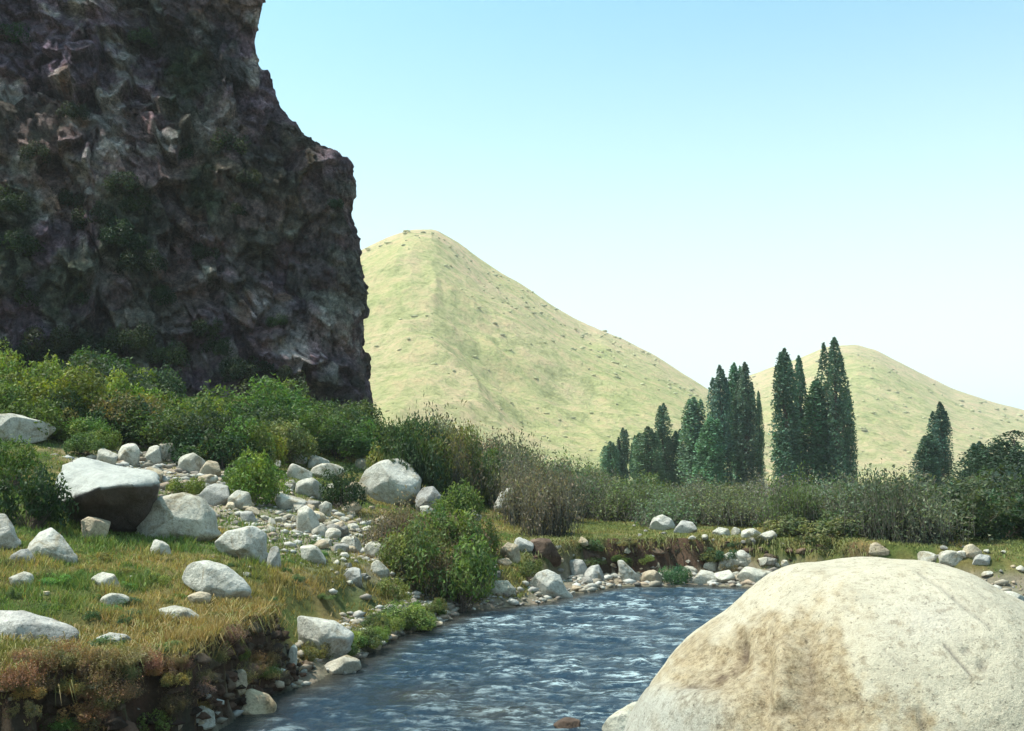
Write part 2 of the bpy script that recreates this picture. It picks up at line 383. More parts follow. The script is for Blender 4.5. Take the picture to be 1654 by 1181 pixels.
# ------------------------------------------------------------------ cliff
def build_cliff():
    sil = [(608, 668), (606, 640), (600, 600), (590, 560), (594, 490), (583, 430), (580, 385), (569, 350), (573, 300), (570, 262), (564, 254), (546, 244), (541, 240), (522, 230), (512, 229), (492, 226), (470, 196), (452, 170), (438, 126), (417, 100), (412, 62), (424, 0), (418, -60), (360, -150), (300, -260), (180, -330)]
    Y0 = 46.0
    zs = []; xs = []
    for px, py in sil:
        p = at_y(px, py, Y0); xs.append(p[0]); zs.append(p[2])
    zs = np.array(zs); xs = np.array(xs); zs[0] = 2.0
    nv = 430; Z = np.linspace(1.5, zs[-1], nv)
    X0 = np.interp(Z, zs, xs)
    # along the wall: 0..1 back face, corner, front face to the left
    nu = 640
    u = np.linspace(0, 1, nu)
    P = np.zeros((nu, nv, 3))
    for j in range(nv):
        z = Z[j]; x0 = X0[j]; lean = .10 * (z - 5)
        ctrl = np.array([(x0 - 34, 110), (x0 - 12, 72), (x0 - 2.2, 52), (x0, Y0 + .2), (x0 - .9, Y0 - 2.0 + lean), (x0 - 5, Y0 - 3.4 + lean * 1.2), (x0 - 12, Y0 - 5.5 + lean * 1.5), (min(x0 - 22, -27), Y0 - 9 + lean * 1.5), (-75, 22 + lean)])
        kk = np.array([0, .05, .09, .13, .20, .36, .62, .86, 1.0])
        P[:, j, 0] = np.interp(u, kk, ctrl[:, 0]); P[:, j, 1] = np.interp(u, kk, ctrl[:, 1]); P[:, j, 2] = z
    X, Y, Zz = P[..., 0], P[..., 1], P[..., 2]
    k = np.ones(9) / 9
    du = np.gradient(P, axis=0); dv = np.gradient(P, axis=1); N = np.cross(dv, du); N /= np.linalg.norm(N, axis=-1, keepdims=True) + 1e-9
    N = np.where((N[..., 0:1] * 1.0 - N[..., 1:2]) < 0, -N, N)
    # buttresses run steeply down to the right; blocks are broken along joints
    a = X * .9 + Zz * .35; b = Zz * .5 - X * .25
    bigd = ridge(a * .16, Y * .1, b * .10, 3, 81)
    w1, w2, wid = worley(a * .55 + .5 * fbm(X * .5, Y * .5, Zz * .5, 2, 84), Y * .5, b * .75, 83)
    v1, v2, vid = worley(a * 2.3, Y * 2.3, b * 3.1 + .3 * fbm(X, Y, Zz, 2, 86), 87)
    fine = fbm(X * 2.2, Y * 2.2, Zz * 2.2, 3, 91) + .9 * ridge(a * 1.1, Y, b * 1.9, 4, 93)
    fr = sstep(.10, .3, u)[:, None]
    D = fr * 1.5 * bigd + (.25 + .75 * fr) * (.7 * (wid - .5)) + .42 * (vid - .5) * (.5 + .5 * fr) + .42 * fine - .35 * (1 - sstep(0, .16, w2 - w1)) * fr
    p1, i1 = planes(a * .42 + .25 * fbm(X * .6, Y * .6, Zz * .6, 2, 85), Y * .4, b * .30, 181); p2, i2 = planes(a * 1.0, Y * 1.0, b * 1.25 + .2 * fbm(X, Y, Zz, 2, 86), 187); p3, i3 = planes(a * 2.9, Y * 2.8, b * 2.2, 191)
    wid = i1; vid = i2
    D = fr * .9 * bigd + (.3 + .7 * fr) * (.95 * p1 + .58 * p2) + .24 * p3 * (.5 + .5 * fr) + .14 * fbm(X * 2.6, Y * 2.6, Zz * 2.6, 3, 91)
    st_ = (b * .9 + .5 * a * .3 + .8 * fbm(X * .3, Y * .3, Zz * .3, 3, 195)); D = D + .28 * (np.abs((st_ % 1) - .5) * 2 - .5) * fr * sstep(-.2, .3, fbm(X * .15, Y * .15, Zz * .2, 2, 197))
    D *= np.where(u[:, None] < .1, .5, 1)
    D -= .15
    P2 = P + N * D[..., None]
    P2[..., 2] += .1 * (wid - .5)
    # colours of the rock itself
    t = fbm(X * .22, Y * .2, Zz * .28, 4, 101); t2 = fbm(X * .9, Y * .8, Zz * .9, 4, 103); g = fbm(X * .28 + 9, Y * .2, Zz * .35, 4, 107)
    purple = np.array([.14, .10, .135]); brown = np.array([.185, .13, .12]); pale = np.array([.34, .31, .30]); green = np.array([.035, .052, .024]); rust = np.array([.20, .095, .05])
    C = purple + (brown - purple) * sstep(-.3, .45, t)[..., None]
    pl = sstep(.15, .5, t2 + .5 * (wid - .5) + .25 * (vid - .5)) * .8
    C = C * (1 - pl[..., None]) + pale * pl[..., None]
    QX, QY = project(P2); pn = .35 * t2 + .3 * (wid - .5) + .3 * (vid - .5)
    def spot(lst): return sstep(.35, .8, sum(np.exp(-((QX - x) / a_) ** 2 - ((QY - y) / b_) ** 2) for x, y, a_, b_ in lst) + pn)[..., None]
    k_ = spot([(372, 185, 22, 40), (330, 215, 18, 40), (430, 490, 45, 30), (335, 45, 28, 16), (268, 235, 18, 18), (360, 465, 18, 12), (548, 370, 20, 18), (480, 560, 22, 40), (372, 410, 14, 16), (300, 580, 60, 20), (170, 420, 20, 18), (240, 480, 40, 14), (440, 640, 30, 14)]) * .5
    C = C * (1 - k_) + np.array([.40, .36, .35]) * k_
    k_ = spot([(105, 135, 12, 34), (455, 480, 22, 10), (95, 330, 25, 14), (135, 200, 10, 12)]) * .6; C = C * (1 - k_) + rust * k_
    k_ = spot([(205, 370, 55, 80), (20, 380, 40, 90), (330, 300, 35, 50), (150, 560, 120, 25), (90, 470, 40, 40), (300, 120, 50, 50)]) * .75; C = C * (1 - k_) + green * k_
    C = C * (.8 + .75 * vid[..., None])
    rs = sstep(.45, .7, fbm(X * .6, Y * .4, Zz * .5, 3, 109) + .3 * (vid - .5))[..., None] * .6; C = C * (1 - rs) + rust * rs
    gm = sstep(.02, .3, g + .45 * (vid - .5) + .2 * t2 - .012 * (Zz - 8))[..., None] * .85
    gm = gm * .7; C = C * (1 - gm) + green * gm
    V = P2.reshape(-1, 3); Fc = grid_faces(nu, nv)
    # plateau behind the top edge
    top = P2[:, -1, :].copy(); back = top.copy(); back[:, 0] = np.minimum(back[:, 0] - 30, -60); back[:, 1] = np.maximum(back[:, 1], 95); back[:, 2] += 8
    base = len(V); V = np.vstack([V, back]); i = np.arange(nu - 1)
    Fc = np.vstack([Fc, np.stack([i * nv + nv - 1, (i + 1) * nv + nv - 1, base + i + 1, base + i], -1)])
    Cc = np.vstack([C.reshape(-1, 3), np.tile(brown, (nu, 1))])
    me = mesh_np('cliff', V, Fc, [M_CLIFF], smooth=False, colors=Cc)
    tag(link('cliff', me), 'dark craggy cliff towering over the left bank', kind='structure')
    return P2, N, u, Z
CLP, CLN, CLU, CLZ = build_cliff()

# ------------------------------------------------------------------ hills
HILLG = {}
def build_hill(label, sil, Rb, Rr, seed, col0, col1):
    sil = np.array(sil, float)
    pxs = np.linspace(sil[0, 0], sil[-1, 0], 560); pys = np.interp(pxs, sil[:, 0], sil[:, 1])
    k = np.ones(7) / 7; pys = np.convolve(np.pad(pys, 3, mode='edge'), k, 'valid')
    vs = np.concatenate([np.linspace(0, 1, 150), np.linspace(1.02, 2.2, 25)])
    PX, VV = np.meshgrid(pxs, vs, indexing='ij')
    az = (PX - CX) / F; Yr = Rr + 40 * np.sin(PX / 130.0)
    Hr = ((760 - pys)[:, None] / F * 1.01) * Yr + CAMZ
    Yb = Rb + 0 * PX
    Y = Yb + (Yr - Yb) * VV; X = az * Y
    f = np.where(VV <= 1, sstep(0, 1, np.clip(VV, 0, 1)) * .55 + np.clip(VV, 0, 1) * .45, 1 - .75 * sstep(1, 2.3, VV))
    Z = Hr * f - 6 * (VV < 1) * (1 - f)
    qx = fbm(X * .01, Y * .01, 0, 3, seed + 2) * 30; nz = ridge((X + qx) * .011, (Y + qx) * .009, 0, 5, seed); n2 = fbm(X * .05, Y * .05, 0, 4, seed + 5)
    amp = np.clip(VV * 3, 0, 1) * np.clip(1.12 - VV, .06, 1)
    Z = Z + amp * (Hr / 140.0) * 15 * (nz - .1) + (3.4 * n2 * np.clip(VV * 3, 0, 1) * np.clip(1.3 - VV, .3, 1)) * (Hr / 140.0) 
    t = sstep(-.4, .4, fbm(X * .02, Y * .012, 0, 5, seed + 9) + .25 * n2)[..., None]
    low = sstep(.0, .5, 1 - VV)[..., None]
    C = np.array(col0) * (1 - t) + np.array(col1) * t
    C = C * (1 - .35 * low) + np.array([.40, .40, .19]) * .35 * low
    V = np.stack([X, Y, Z], -1).reshape(-1, 3)
    me = mesh_np('hill', V, grid_faces(len(pxs), len(vs))[:, ::-1], [M_HILL], colors=C.reshape(-1, 3))
    o = tag(link('hill', me), label, kind='structure')
    HILLG[seed] = (X, Y, Z, VV)
    return o
build_hill('sunlit yellow green hill with a rounded summit right of the cliff',
           [(250, 640), (380, 520), (480, 455), (560, 418), (590, 402), (625, 386), (660, 374), (700, 373), (735, 391), (790, 433), (840, 462), (900, 504), (950, 530), (1010, 553), (1060, 578), (1100, 604), (1140, 629), (1200, 668), (1280, 712), (1360, 742), (1460, 752)],
           190, 560, 201, (.57, .445, .275), (.50, .435, .22))
build_hill('lower sunlit hill behind the poplars at right',
           [(900, 720), (1010, 690), (1110, 650), (1180, 620), (1240, 600), (1290, 583), (1335, 564), (1385, 559), (1420, 568), (1480, 599), (1540, 630), (1600, 650), (1654, 664), (1760, 690), (1900, 700), (2100, 690)],
           300, 760, 301, (.54, .42, .26), (.47, .40, .205))
# scrub dotted over both hills
def hill_scrub():
    Vs = []; Fs = []; Cs = []; off = 0
    ico = bmesh.new(); bmesh.ops.create_icosphere(ico, subdivisions=1, radius=1); bv = np.array([v.co[:] for v in ico.verts]); bf = np.array([[v.index for v in f.verts] for f in ico.faces]); ico.free()
    for seed, n in ((201, 1100), (301, 600)):
        X, Y, Z, VV = HILLG[seed]
        for _ in range(n):
            i = RNG.integers(0, X.shape[0]); j = RNG.integers(2, 132)
            x, y, z = X[i, j], Y[i, j], Z[i, j]
            if noise3(x * .02, y * .02, 0, 5) < RNG.random() * 1.2 - .5: continue
            s = RNG.uniform(.4, 1.25) * y / 500
            Vs.append(bv * [s * RNG.uniform(.8, 2), s * 1.2, s * .6] * RNG.uniform(.6, 1.4, (len(bv), 1)) + [x, y, z + s * .2]); Fs.append(bf + off); off += len(bv)
            c = np.array([.42, .40, .22]) * RNG.uniform(.8, 1.25); Cs.append(np.tile(c, (len(bv), 1)))
    me = mesh_np('hill_scrub', np.vstack(Vs), np.vstack(Fs), [M_GRASS], colors=np.vstack(Cs))
    tag(link('hill_scrub', me), 'tiny dark scrub dotted over the sunlit hills', 'scrub', kind='stuff')
hill_scrub()

# ------------------------------------------------------------------ foliage builders
def leaf_quads(P, N, size, rng, col, colvar=.35, asp=1.5):
    n = len(P); r = rng.normal(size=(n, 3)); T = np.cross(N, r); T /= np.linalg.norm(T, axis=1, keepdims=True) + 1e-9
    B = np.cross(N, T); s = (size * rng.uniform(.6, 1.35, n))[:, None]
    V = np.stack([P - T * s * .5 * asp, P - B * s * .32, P + T * s * .5 * asp, P + B * s * .32], 1).reshape(-1, 3)
    Fc = np.arange(4 * n).reshape(n, 4)
    c = np.asarray(col)[None, :] * (1 + colvar * rng.uniform(-1, 1, (n, 1))) * (1 + .12 * rng.uniform(-1, 1, (n, 3)))
    return V, Fc, np.repeat(c, 4, axis=0)
def twig_tris(A, B, wd, rng, col):
    n = len(A); D = B - A; r = rng.normal(size=(n, 3)); S = np.cross(D, r); S /= np.linalg.norm(S, axis=1, keepdims=True) + 1e-9
    S2 = np.cross(D, S); S2 /= np.linalg.norm(S2, axis=1, keepdims=True) + 1e-9
    V = np.stack([A + S * wd, A - S * wd * .5 + S2 * wd * .8, A - S * wd * .5 - S2 * wd * .8, B], 1).reshape(-1, 3)
    i = np.arange(n)[:, None] * 4
    Fc = np.vstack([i + [0, 1, 3], i + [1, 2, 3], i + [2, 0, 3]])
    return V, Fc, np.tile(np.asarray(col), (4 * n, 1))
def make_leafy(seed, nl=11, n=5200, leaf=.055, flat=.75):
    rng = np.random.default_rng(seed); cs = []
    for i in range(nl):
        a = rng.uniform(0, 2 * PI); r = .72 * math.sqrt(rng.uniform(0, 1)); R = rng.uniform(.22, .42)
        cs.append((r * math.cos(a), r * math.sin(a), max(.22, flat * (1.05 - .55 * r) * rng.uniform(.45, 1.1)), R))
    Ps = []; Ns = []; ci = rng.choice(nl, n, p=np.array([c[3] ** 2 for c in cs]) / sum(c[3] ** 2 for c in cs))
    D = rng.normal(size=(n, 3)); D /= np.linalg.norm(D, axis=1, keepdims=True)
    C = np.array(cs)[ci]; rad = C[:, 3] * rng.uniform(.45, 1.0, n) ** .5 * (1 + .35 * noise3(D[:, 0] * 3 + C[:, 0] * 9, D[:, 1] * 3, D[:, 2] * 3, seed))
    P = C[:, :3] + D * rad[:, None]
    gap = noise3(P[:, 0] * 5, P[:, 1] * 5, P[:, 2] * 5, seed + 3); k = (gap > -.38) & (P[:, 2] > .0)
    P = P[k]; Nn = D[k] * .6 + rng.normal(size=(k.sum(), 3)) * .6; Nn[:, 2] += .35; Nn /= np.linalg.norm(Nn, axis=1, keepdims=True)
    clump = noise3(P[:, 0] * 2.6, P[:, 1] * 2.6, P[:, 2] * 2.6, seed + 8)
    V, Fc, Cc = leaf_quads(P, Nn, leaf, rng, (1, 1, 1))
    tint = np.repeat(clump, 4)[:, None]; Cc = Cc * (1 + tint * np.array([[.55, .35, .1]]))
    fol = mesh_np('shrub_foliage', V, Fc, [M_LEAF], smooth=False, colors=Cc)
    m = 46; tips = P[rng.choice(len(P), m)] * .92; A = np.stack([rng.normal(0, .06, m), rng.normal(0, .06, m), np.zeros(m) - .15], 1)
    mid = A * .5 + tips * .5 + np.array([0, 0, .1]) ; V1, F1, C1 = twig_tris(A, mid, .018, rng, (1, 1, 1)); V2, F2, C2 = twig_tris(mid - (mid - A) * .4, tips, .01, rng, (1, 1, 1))
    st = mesh_np('shrub_stem', np.vstack([V1, V2]), np.vstack([F1, F2 + len(V1)]), [M_BARK])
    return fol, st
def make_twiggy(seed, n=700, leaves=5200, leaf=.05):
    rng = np.random.default_rng(seed)
    a = rng.uniform(0, 2 * PI, n); tilt = rng.uniform(0, .75, n) ** 1.1; L = rng.uniform(.4, 1.4, n) ** 1.3
    A = np.stack([rng.normal(0, .38, n), rng.normal(0, .3, n), rng.uniform(-.1, .35, n)], 1)
    D = np.stack([np.sin(tilt) * np.cos(a), np.sin(tilt) * np.sin(a), np.cos(tilt)], 1)
    B = A + D * L[:, None] * rng.uniform(.35, .8, (n, 1)); V1, F1, C1 = twig_tris(A, B, .009, rng, (1, 1, 1))
    t = rng.uniform(.3, 1.05, leaves); i = rng.integers(0, n, leaves); P = A[i] + (B - A)[i] * t[:, None] + rng.normal(0, .035, (leaves, 3))
    N = rng.normal(size=(leaves, 3)); N /= np.linalg.norm(N, axis=1, keepdims=True)
    V, Fc, Cc = leaf_quads(P, N, leaf, rng, (1, 1, 1)); Cc = Cc * (1 + .35 * np.repeat(noise3(P[:, 0] * 3, P[:, 1] * 3, P[:, 2] * 3, seed), 4)[:, None])
    return mesh_np('shrub_foliage', V, Fc, [M_LEAF], smooth=False, colors=Cc), mesh_np('shrub_twigs', V1, F1, [M_TWIG])
LEAFY = [make_leafy(1000 + i, nl=9 + i % 5, flat=.6 + .12 * (i % 4)) for i in range(9)]
TWIGGY = [make_twiggy(2000 + i) for i in range(6)]
def shrub(kind, x, y, wd, ht, color, label, group=None, name='shrub', z=None, parts=True, var=None, cat='shrub', rot=None):
    src = LEAFY if kind == 'leafy' else TWIGGY
    fol, st = src[random.randrange(len(src)) if var is None else var]
    if z is None: z = h1(x, y)
    rz = random.uniform(0, 6.28) if rot is None else rot
    if parts:
        e = bpy.data.objects.new(name, None); COL.objects.link(e); e.location = (x, y, z - .03); e.empty_display_size = .2
        f = link('foliage', fol, e); s = link('stem' if kind == 'leafy' else 'twigs', st, e)
        s['kind'] = 'stuff'; f['kind'] = 'stuff'; f.color = (*color, 1)
        e.scale = (wd / 1.9, wd / 1.9, ht / 1.15); e.rotation_euler = (0, 0, rz)
    else:
        e = link(name, fol); e.location = (x, y, z - .03); e.color = (*color, 1); e.scale = (wd / 1.9, wd / 1.9, ht / 1.15); e.rotation_euler = (0, 0, rz)
    return tag(e, label, cat, group)
def shrub_px(kind, px, by, wpx, hpx, color, label, group=None, **kw):
    p = hit(px, by); d = p[1]; return shrub(kind, p[0], p[1], wpx * d / F, hpx * d / F, color, label, group, **kw)

YG = (.155, .195, .035); MG = (.085, .14, .032); DG = (.045, .082, .03); OL = (.15, .165, .055); GY = (.12, .14, .085); BR = (.20, .155, .09); TG = (.06, .13, .06)
def cu(c, v=.1):
    f = random.uniform(1 - v, 1 + v); return tuple(k * f for k in c)
def cv(c, v=.15): return tuple(k * random.uniform(1 - v, 1 + v) for k in c)

# ------------------------------------------------------------------ rocks
KEEP = []
def rock_variant(seed, round_=False, sub=4):
    rng = np.random.default_rng(seed); bm = bmesh.new(); bmesh.ops.create_icosphere(bm, subdivisions=sub, radius=1)
    V = np.array([v.co[:] for v in bm.verts]); Fc = np.array([[v.index for v in f.verts] for f in bm.faces]); bm.free()
    V = V * (1 + (.2 if round_ else .26) * fbm(V[:, 0] * 1.1 + seed, V[:, 1] * 1.1, V[:, 2] * 1.1, 2, seed))[:, None]
    for i in range(11 if round_ else 17):
        n = rng.normal(size=3); n /= np.linalg.norm(n); h = rng.uniform(.68, .9) if round_ else rng.uniform(.55, .9)
        d = V @ n; V -= np.outer(np.maximum(d - h, 0) * .93, n)
    V = V * (1 + .035 * fbm(V[:, 0] * 4, V[:, 1] * 4, V[:, 2] * 4, 4, seed + 2))[:, None]
    V -= (V.max(0) + V.min(0)) / 2; V /= (V.max(0) - V.min(0)) / 2
    return V, Fc
ROCKM = {}
def rock_mesh(i, round_, mat):
    k = (i, round_, mat.name)
    if k not in ROCKM:
        V, Fc = rock_variant(300 + i * 7 + (500 if round_ else 0), round_); ROCKM[k] = mesh_np('stone', V, Fc, [mat])
    return ROCKM[k]
def rock(px, by, wpx, hpx, label, mat=None, round_=False, name='rock', group=None, tilt=0.0, tone=(1, 1, 1), dep=.8, cat='rock', sink=.4, var=None):
    mat = mat or M_WHITE; p = hit(px, by); d = p[1]; wd = wpx * d / F; ht = hpx * d / F * (1 + sink)
    if var is None: var = random.randrange(10)
    KEEP.append((px - wpx * .4, px + wpx * .4, by - hpx, by - hpx * .35, p[1]))
    o = link(name, rock_mesh(var, round_, mat)); o.location = (p[0], p[1] + wd * dep * .4, p[2] + ht / 2 - ht * sink / (1 + sink))
    o.scale = (wd / 2, wd * dep / 2, ht / 2); o.rotation_euler = (random.uniform(-.12, .12), tilt, random.uniform(-.3, .3)); o.color = (*tone, 1)
    return tag(o, label, cat, group)
def outline_rock(poly, by, label, mat=None, dep=.8, name='boulder', cat='boulder', seed=0, facets=7, power=.75, nz=.05, tone=(1, 1, 1), nt_=36, nph=96, dist=None):
    mat = mat or M_WHITE; pol = np.array(poly, float); cx, cy = pol.mean(0); rng = np.random.default_rng(seed + 900)
    if dist is None:
        p = hit(cx, by); wd = (pol[:, 0].max() - pol[:, 0].min()) * p[1] / F; Yc = p[1] + wd * dep * .42
    else: Yc = dist; wd = (pol[:, 0].max() - pol[:, 0].min()) * Yc / F
    c = at_y(cx, cy, Yc); W = np.array([at_y(a, b, Yc) for a, b in pol]) - c; W = W[:, [0, 2]]
    KEEP.append((pol[:, 0].min() + 4, pol[:, 0].max() - 4, pol[:, 1].min(), pol[:, 1].max() - 8, Yc))
    ph = np.linspace(0, 2 * PI, nph, endpoint=False); R_ = np.zeros(nph)
    for k, a in enumerate(ph):
        dx, dz = math.cos(a), math.sin(a); best = 0
        for i in range(len(W)):
            x1, z1 = W[i]; x2, z2 = W[(i + 1) % len(W)]; ex, ez = x2 - x1, z2 - z1; den = dx * ez - dz * ex
            if abs(den) < 1e-9: continue
            t = (x1 * ez - z1 * ex) / den; s = (x1 * dz - z1 * dx) / den
            if t > 0 and -1e-6 <= s <= 1 + 1e-6: best = max(best, t)
        R_[k] = best
    for _ in range(2): R_ = (np.roll(R_, 1) + 2 * R_ + np.roll(R_, -1)) / 4
    R_ = R_ * np.where(np.sin(ph) < -.3, 1.12, 1.0)
    T = np.linspace(.02, PI - .02, nt_)
    rr = np.sin(T)[:, None] ** power * R_[None, :]
    X = rr * np.cos(ph); Z = rr * np.sin(ph); Y = -np.cos(T)[:, None] * (wd * dep / 2) * np.ones(nph)
    V = np.stack([X, Y, Z], -1).reshape(-1, 3); S = wd / 2
    for i in range(facets):
        n = np.array([rng.normal(0, .55), -1 + .3 * rng.random(), rng.normal(.1, .55)]); n /= np.linalg.norm(n)
        dd = V @ n; h = np.percentile(dd, rng.uniform(82, 95)); V -= np.outer(np.maximum(dd - h, 0) * .92, n)
    q = V / S; V = V + (V / (np.linalg.norm(V, axis=1, keepdims=True) + 1e-6)) * (S * nz * fbm(q[:, 0] * 2.5 + seed, q[:, 1] * 2.5, q[:, 2] * 2.5, 5, seed))[:, None]
    Fc = grid_faces(nt_, nph, True); n0 = len(V); V = np.vstack([V, V[:nph].mean(0), V[-nph:].mean(0)])
    me = mesh_np('boulder', V, Fc, [mat]); bm = bmesh.new(); bm.from_mesh(me); bm.verts.ensure_lookup_table()
    for j in range(nph):
        bm.faces.new((bm.verts[n0], bm.verts[j], bm.verts[(j + 1) % nph])); bm.faces.new((bm.verts[n0 + 1], bm.verts[n0 - nph + (j + 1) % nph], bm.verts[n0 - nph + j]))
    bmesh.ops.recalc_face_normals(bm, faces=bm.faces)
    for f in bm.faces: f.smooth = True
    bm.to_mesh(me); bm.free()
    o = link(name, me); o.location = c; o.color = (*tone, 1); return tag(o, label, cat)

# --- the huge foreground boulder
def big_boulder():
    sil = [(985, 1260), (1005, 1181), (1022, 1150), (1050, 1105), (1075, 1070), (1100, 1046), (1130, 1020), (1165, 997), (1200, 971), (1240, 943), (1270, 922), (1300, 911), (1340, 906), (1380, 903), (1425, 900), (1470, 901), (1510, 908), (1550, 924), (1590, 945), (1625, 965), (1660, 990), (1720, 1040), (1790, 1120), (1840, 1220), (1840, 1420), (1700, 1520), (1400, 1560), (1100, 1540), (980, 1420)]
    Yc = 4.9; pol = np.array(sil, float); cx, cy = 1420, 1230
    c = at_y(cx, cy, Yc); W = (np.array([at_y(a, b, Yc) for a, b in pol]) - c)[:, [0, 2]]
    nph = 420; ph = np.linspace(0, 2 * PI, nph, endpoint=False); A = np.arctan2(W[:, 1], W[:, 0]); Rr = np.hypot(W[:, 0], W[:, 1])
    o = np.argsort(A % (2 * PI)); Aa = (A % (2 * PI))[o]; Rq = Rr[o]
    R_ = np.interp(ph, np.concatenate([Aa - 2 * PI, Aa, Aa + 2 * PI]), np.tile(Rq, 3))
    for _ in range(6): R_ = (np.roll(R_, 1) + 2 * R_ + np.roll(R_, -1)) / 4
    R_ = R_ * (1 - .036 * sstep(-.2, .9, -np.cos(ph)))
    nt_ = 260; T = np.linspace(.004, PI - .004, nt_)
    rr = np.sin(T)[:, None] ** .82 * R_[None]; X = rr * np.cos(ph); Z = rr * np.sin(ph); Y = -np.cos(T)[:, None] * 1.25 * (1 + 0 * ph)
    V = np.stack([X, Y, Z], -1).reshape(-1, 3); V[:, 1] = np.where(V[:, 1] < 0, V[:, 1] * 1.0, V[:, 1] * .9)
    V[:, 1] -= 0.25 * (-V[:, 2]).clip(0, 1) * (V[:, 1] < 0)
    nrm = V / np.linalg.norm(V, axis=1, keepdims=True)
    PX, PY = project(V + c); front = V[:, 1] < .35
    V = V + nrm * (.035 * fbm(V[:, 0] * 1.6, V[:, 1] * 1.6, V[:, 2] * 1.6, 3, 501) + .010 * fbm(V[:, 0] * 7, V[:, 1] * 7, V[:, 2] * 7, 4, 503))[:, None]
    def bl(x, y, sx, sy, a=0): 
        u = (PX - x) * math.cos(a) + (PY - y) * math.sin(a); v = -(PX - x) * math.sin(a) + (PY - y) * math.cos(a); return np.exp(-(u / sx) ** 2 - (v / sy) ** 2) * front
    wob = 12 * noise3(PX / 30, PY / 30, 0, 7)
    d = -.075 * bl(1165, 1070 , 62, 38, -.5) - .05 * bl(1300, 1090, 26, 90, .12) - .05 * bl(1235, 1120, 14, 70, .05) - .035 * bl(1345, 1150, 30, 50) + .03 * bl(1265, 1100, 18, 80)
    d += .04 * (sstep(-6, 6, PY - (1112 + wob)) * bl(1120, 1130, 80, 40)) - .03 * bl(1188, 1045, 10, 22, .2)
    d -= .03 * bl(1262, 1152, 16, 14)
    def seg(x1, y1, x2, y2, wd):
        vx, vy = x2 - x1, y2 - y1; t = np.clip(((PX - x1) * vx + (PY - y1) * vy) / (vx * vx + vy * vy), 0, 1)
        return np.exp(-(((PX - x1 - t * vx + wob * .15) ** 2 + (PY - y1 - t * vy) ** 2) / wd ** 2)) * front
    cr = .55 * seg(1484, 926, 1540, 968, 2.6) + .5 * seg(1540, 968, 1602, 1016, 2.2) + 1.0 * seg(1529, 1040, 1568, 1086, 2.6) + .5 * seg(1430, 1050, 1458, 1076, 2.0) + .8 * seg(1557, 1050, 1568, 1049, 3) + .7 * seg(1588, 1072, 1594, 1080, 6) + .7 * seg(1485, 1148, 1492, 1178, 4) + .35 * seg(1300, 1030, 1308, 1100, 4)
    V = V + nrm * (d - .014 * np.clip(cr, 0, 1))[:, None]
    nA = fbm(PX / 26, PY / 40, 0, 4, 77); nB = fbm(PX / 9, PY / 12, 0, 3, 79)
    white = np.array([.46, .41, .315]); buff = np.array([.33, .26, .165]); dark = np.array([.13, .095, .07]); grey = np.array([.37, .365, .33])
    st = np.clip(.42 * bl(1200, 1120, 230, 130) + 1.0 * bl(1225, 1090, 115, 75) + .9 * bl(1290, 1060, 60, 75) + .9 * bl(1300, 1170, 120, 60) + .45 * bl(1480, 1170, 60, 35) + .8 * bl(1150, 1085, 70, 40), 0, 1)
    st = (sstep(.15, .85, st + .5 * nA + .2 * nB) * (.72 + .35 * nB)).clip(0, 1)[:, None]
    C = white * (1 + .05 * nB[:, None]); gl = (sstep(.2, .7, bl(1080, 1160, 110, 60) + .15 * nA) * .75)[:, None]  # gl: shade below the overhang, painted grey into the lower left
    C = C * (1 - st) + buff * st; C = C * (1 - gl) + grey * gl
    dk = np.clip(.95 * bl(1158, 1082, 32, 18, -.4) * sstep(-.3, .2, nB) + .8 * bl(1187, 1046, 8, 20, .25) + .4 * bl(1303, 1110, 16, 60, .1) + .6 * bl(1262, 1150, 12, 12) + .35 * bl(1236, 1130, 8, 50) + .5 * bl(1105, 1108, 40, 5) + .35 * bl(1325, 1150, 22, 26), 0, .9)  # dk: dark brown stain plus painted shade in the dents and under the ledge
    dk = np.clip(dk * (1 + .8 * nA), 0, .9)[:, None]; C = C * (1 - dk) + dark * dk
    pk = (.12 * bl(1500, 1000, 70, 40))[:, None]; C = C * (1 - pk) + np.array([.46, .44, .50]) * pk
    crk = np.clip(cr, 0, 1)[:, None] * .75; C = C * (1 - crk) + np.array([.12, .11, .1]) * crk
    C = np.hstack([C, np.clip(st + .5 * dk, 0, 1)])
    me = mesh_np('boulder', V, grid_faces(nt_, nph, True), [M_BOULDER], colors=C)
    bm = bmesh.new(); bm.from_mesh(me); bmesh.ops.recalc_face_normals(bm, faces=bm.faces); bm.to_mesh(me); bm.free()
    o = link('boulder', me); o.location = c
    tag(o, 'huge rounded pale granite boulder with brown stained hollow in right foreground', 'boulder')
big_boulder()

# --- boulders with their own outline
outline_rock([(217, 843), (238, 818), (258, 802), (300, 796), (328, 806), (345, 828), (350, 860), (330, 872), (290, 873), (252, 874), (232, 862)], 874, 'large rounded cream boulder just right of the dark overhung slab', seed=2, dep=.85, tone=(1.0, .98, .93))
outline_rock([(44, 878), (54, 856), (72, 845), (95, 864), (117, 893), (121, 912), (100, 916), (62, 905), (48, 893)], 910, 'pointed pale boulder below the dark bush at left edge', seed=3, dep=.7)
outline_rock([(346, 877), (368, 857), (408, 848), (430, 862), (430, 895), (420, 916), (385, 915), (355, 892)], 908, 'blunt white boulder in yellow grass with shaded right side', seed=4, dep=.8)
outline_rock([(272, 938), (293, 913), (335, 905), (367, 914), (392, 936), (408, 958), (390, 972), (372, 985), (345, 975), (330, 955), (300, 948)], 968, 'long white boulder with a lower lobe in the middle of the grass bank', seed=5, dep=.5, facets=4)
outline_rock([(580, 780), (590, 758), (612, 746), (645, 741), (665, 752), (682, 774), (678, 800), (655, 815), (628, 820), (600, 812)], 818, 'large white boulder standing against green bushes above the stony slope', seed=6, dep=.85, facets=5)
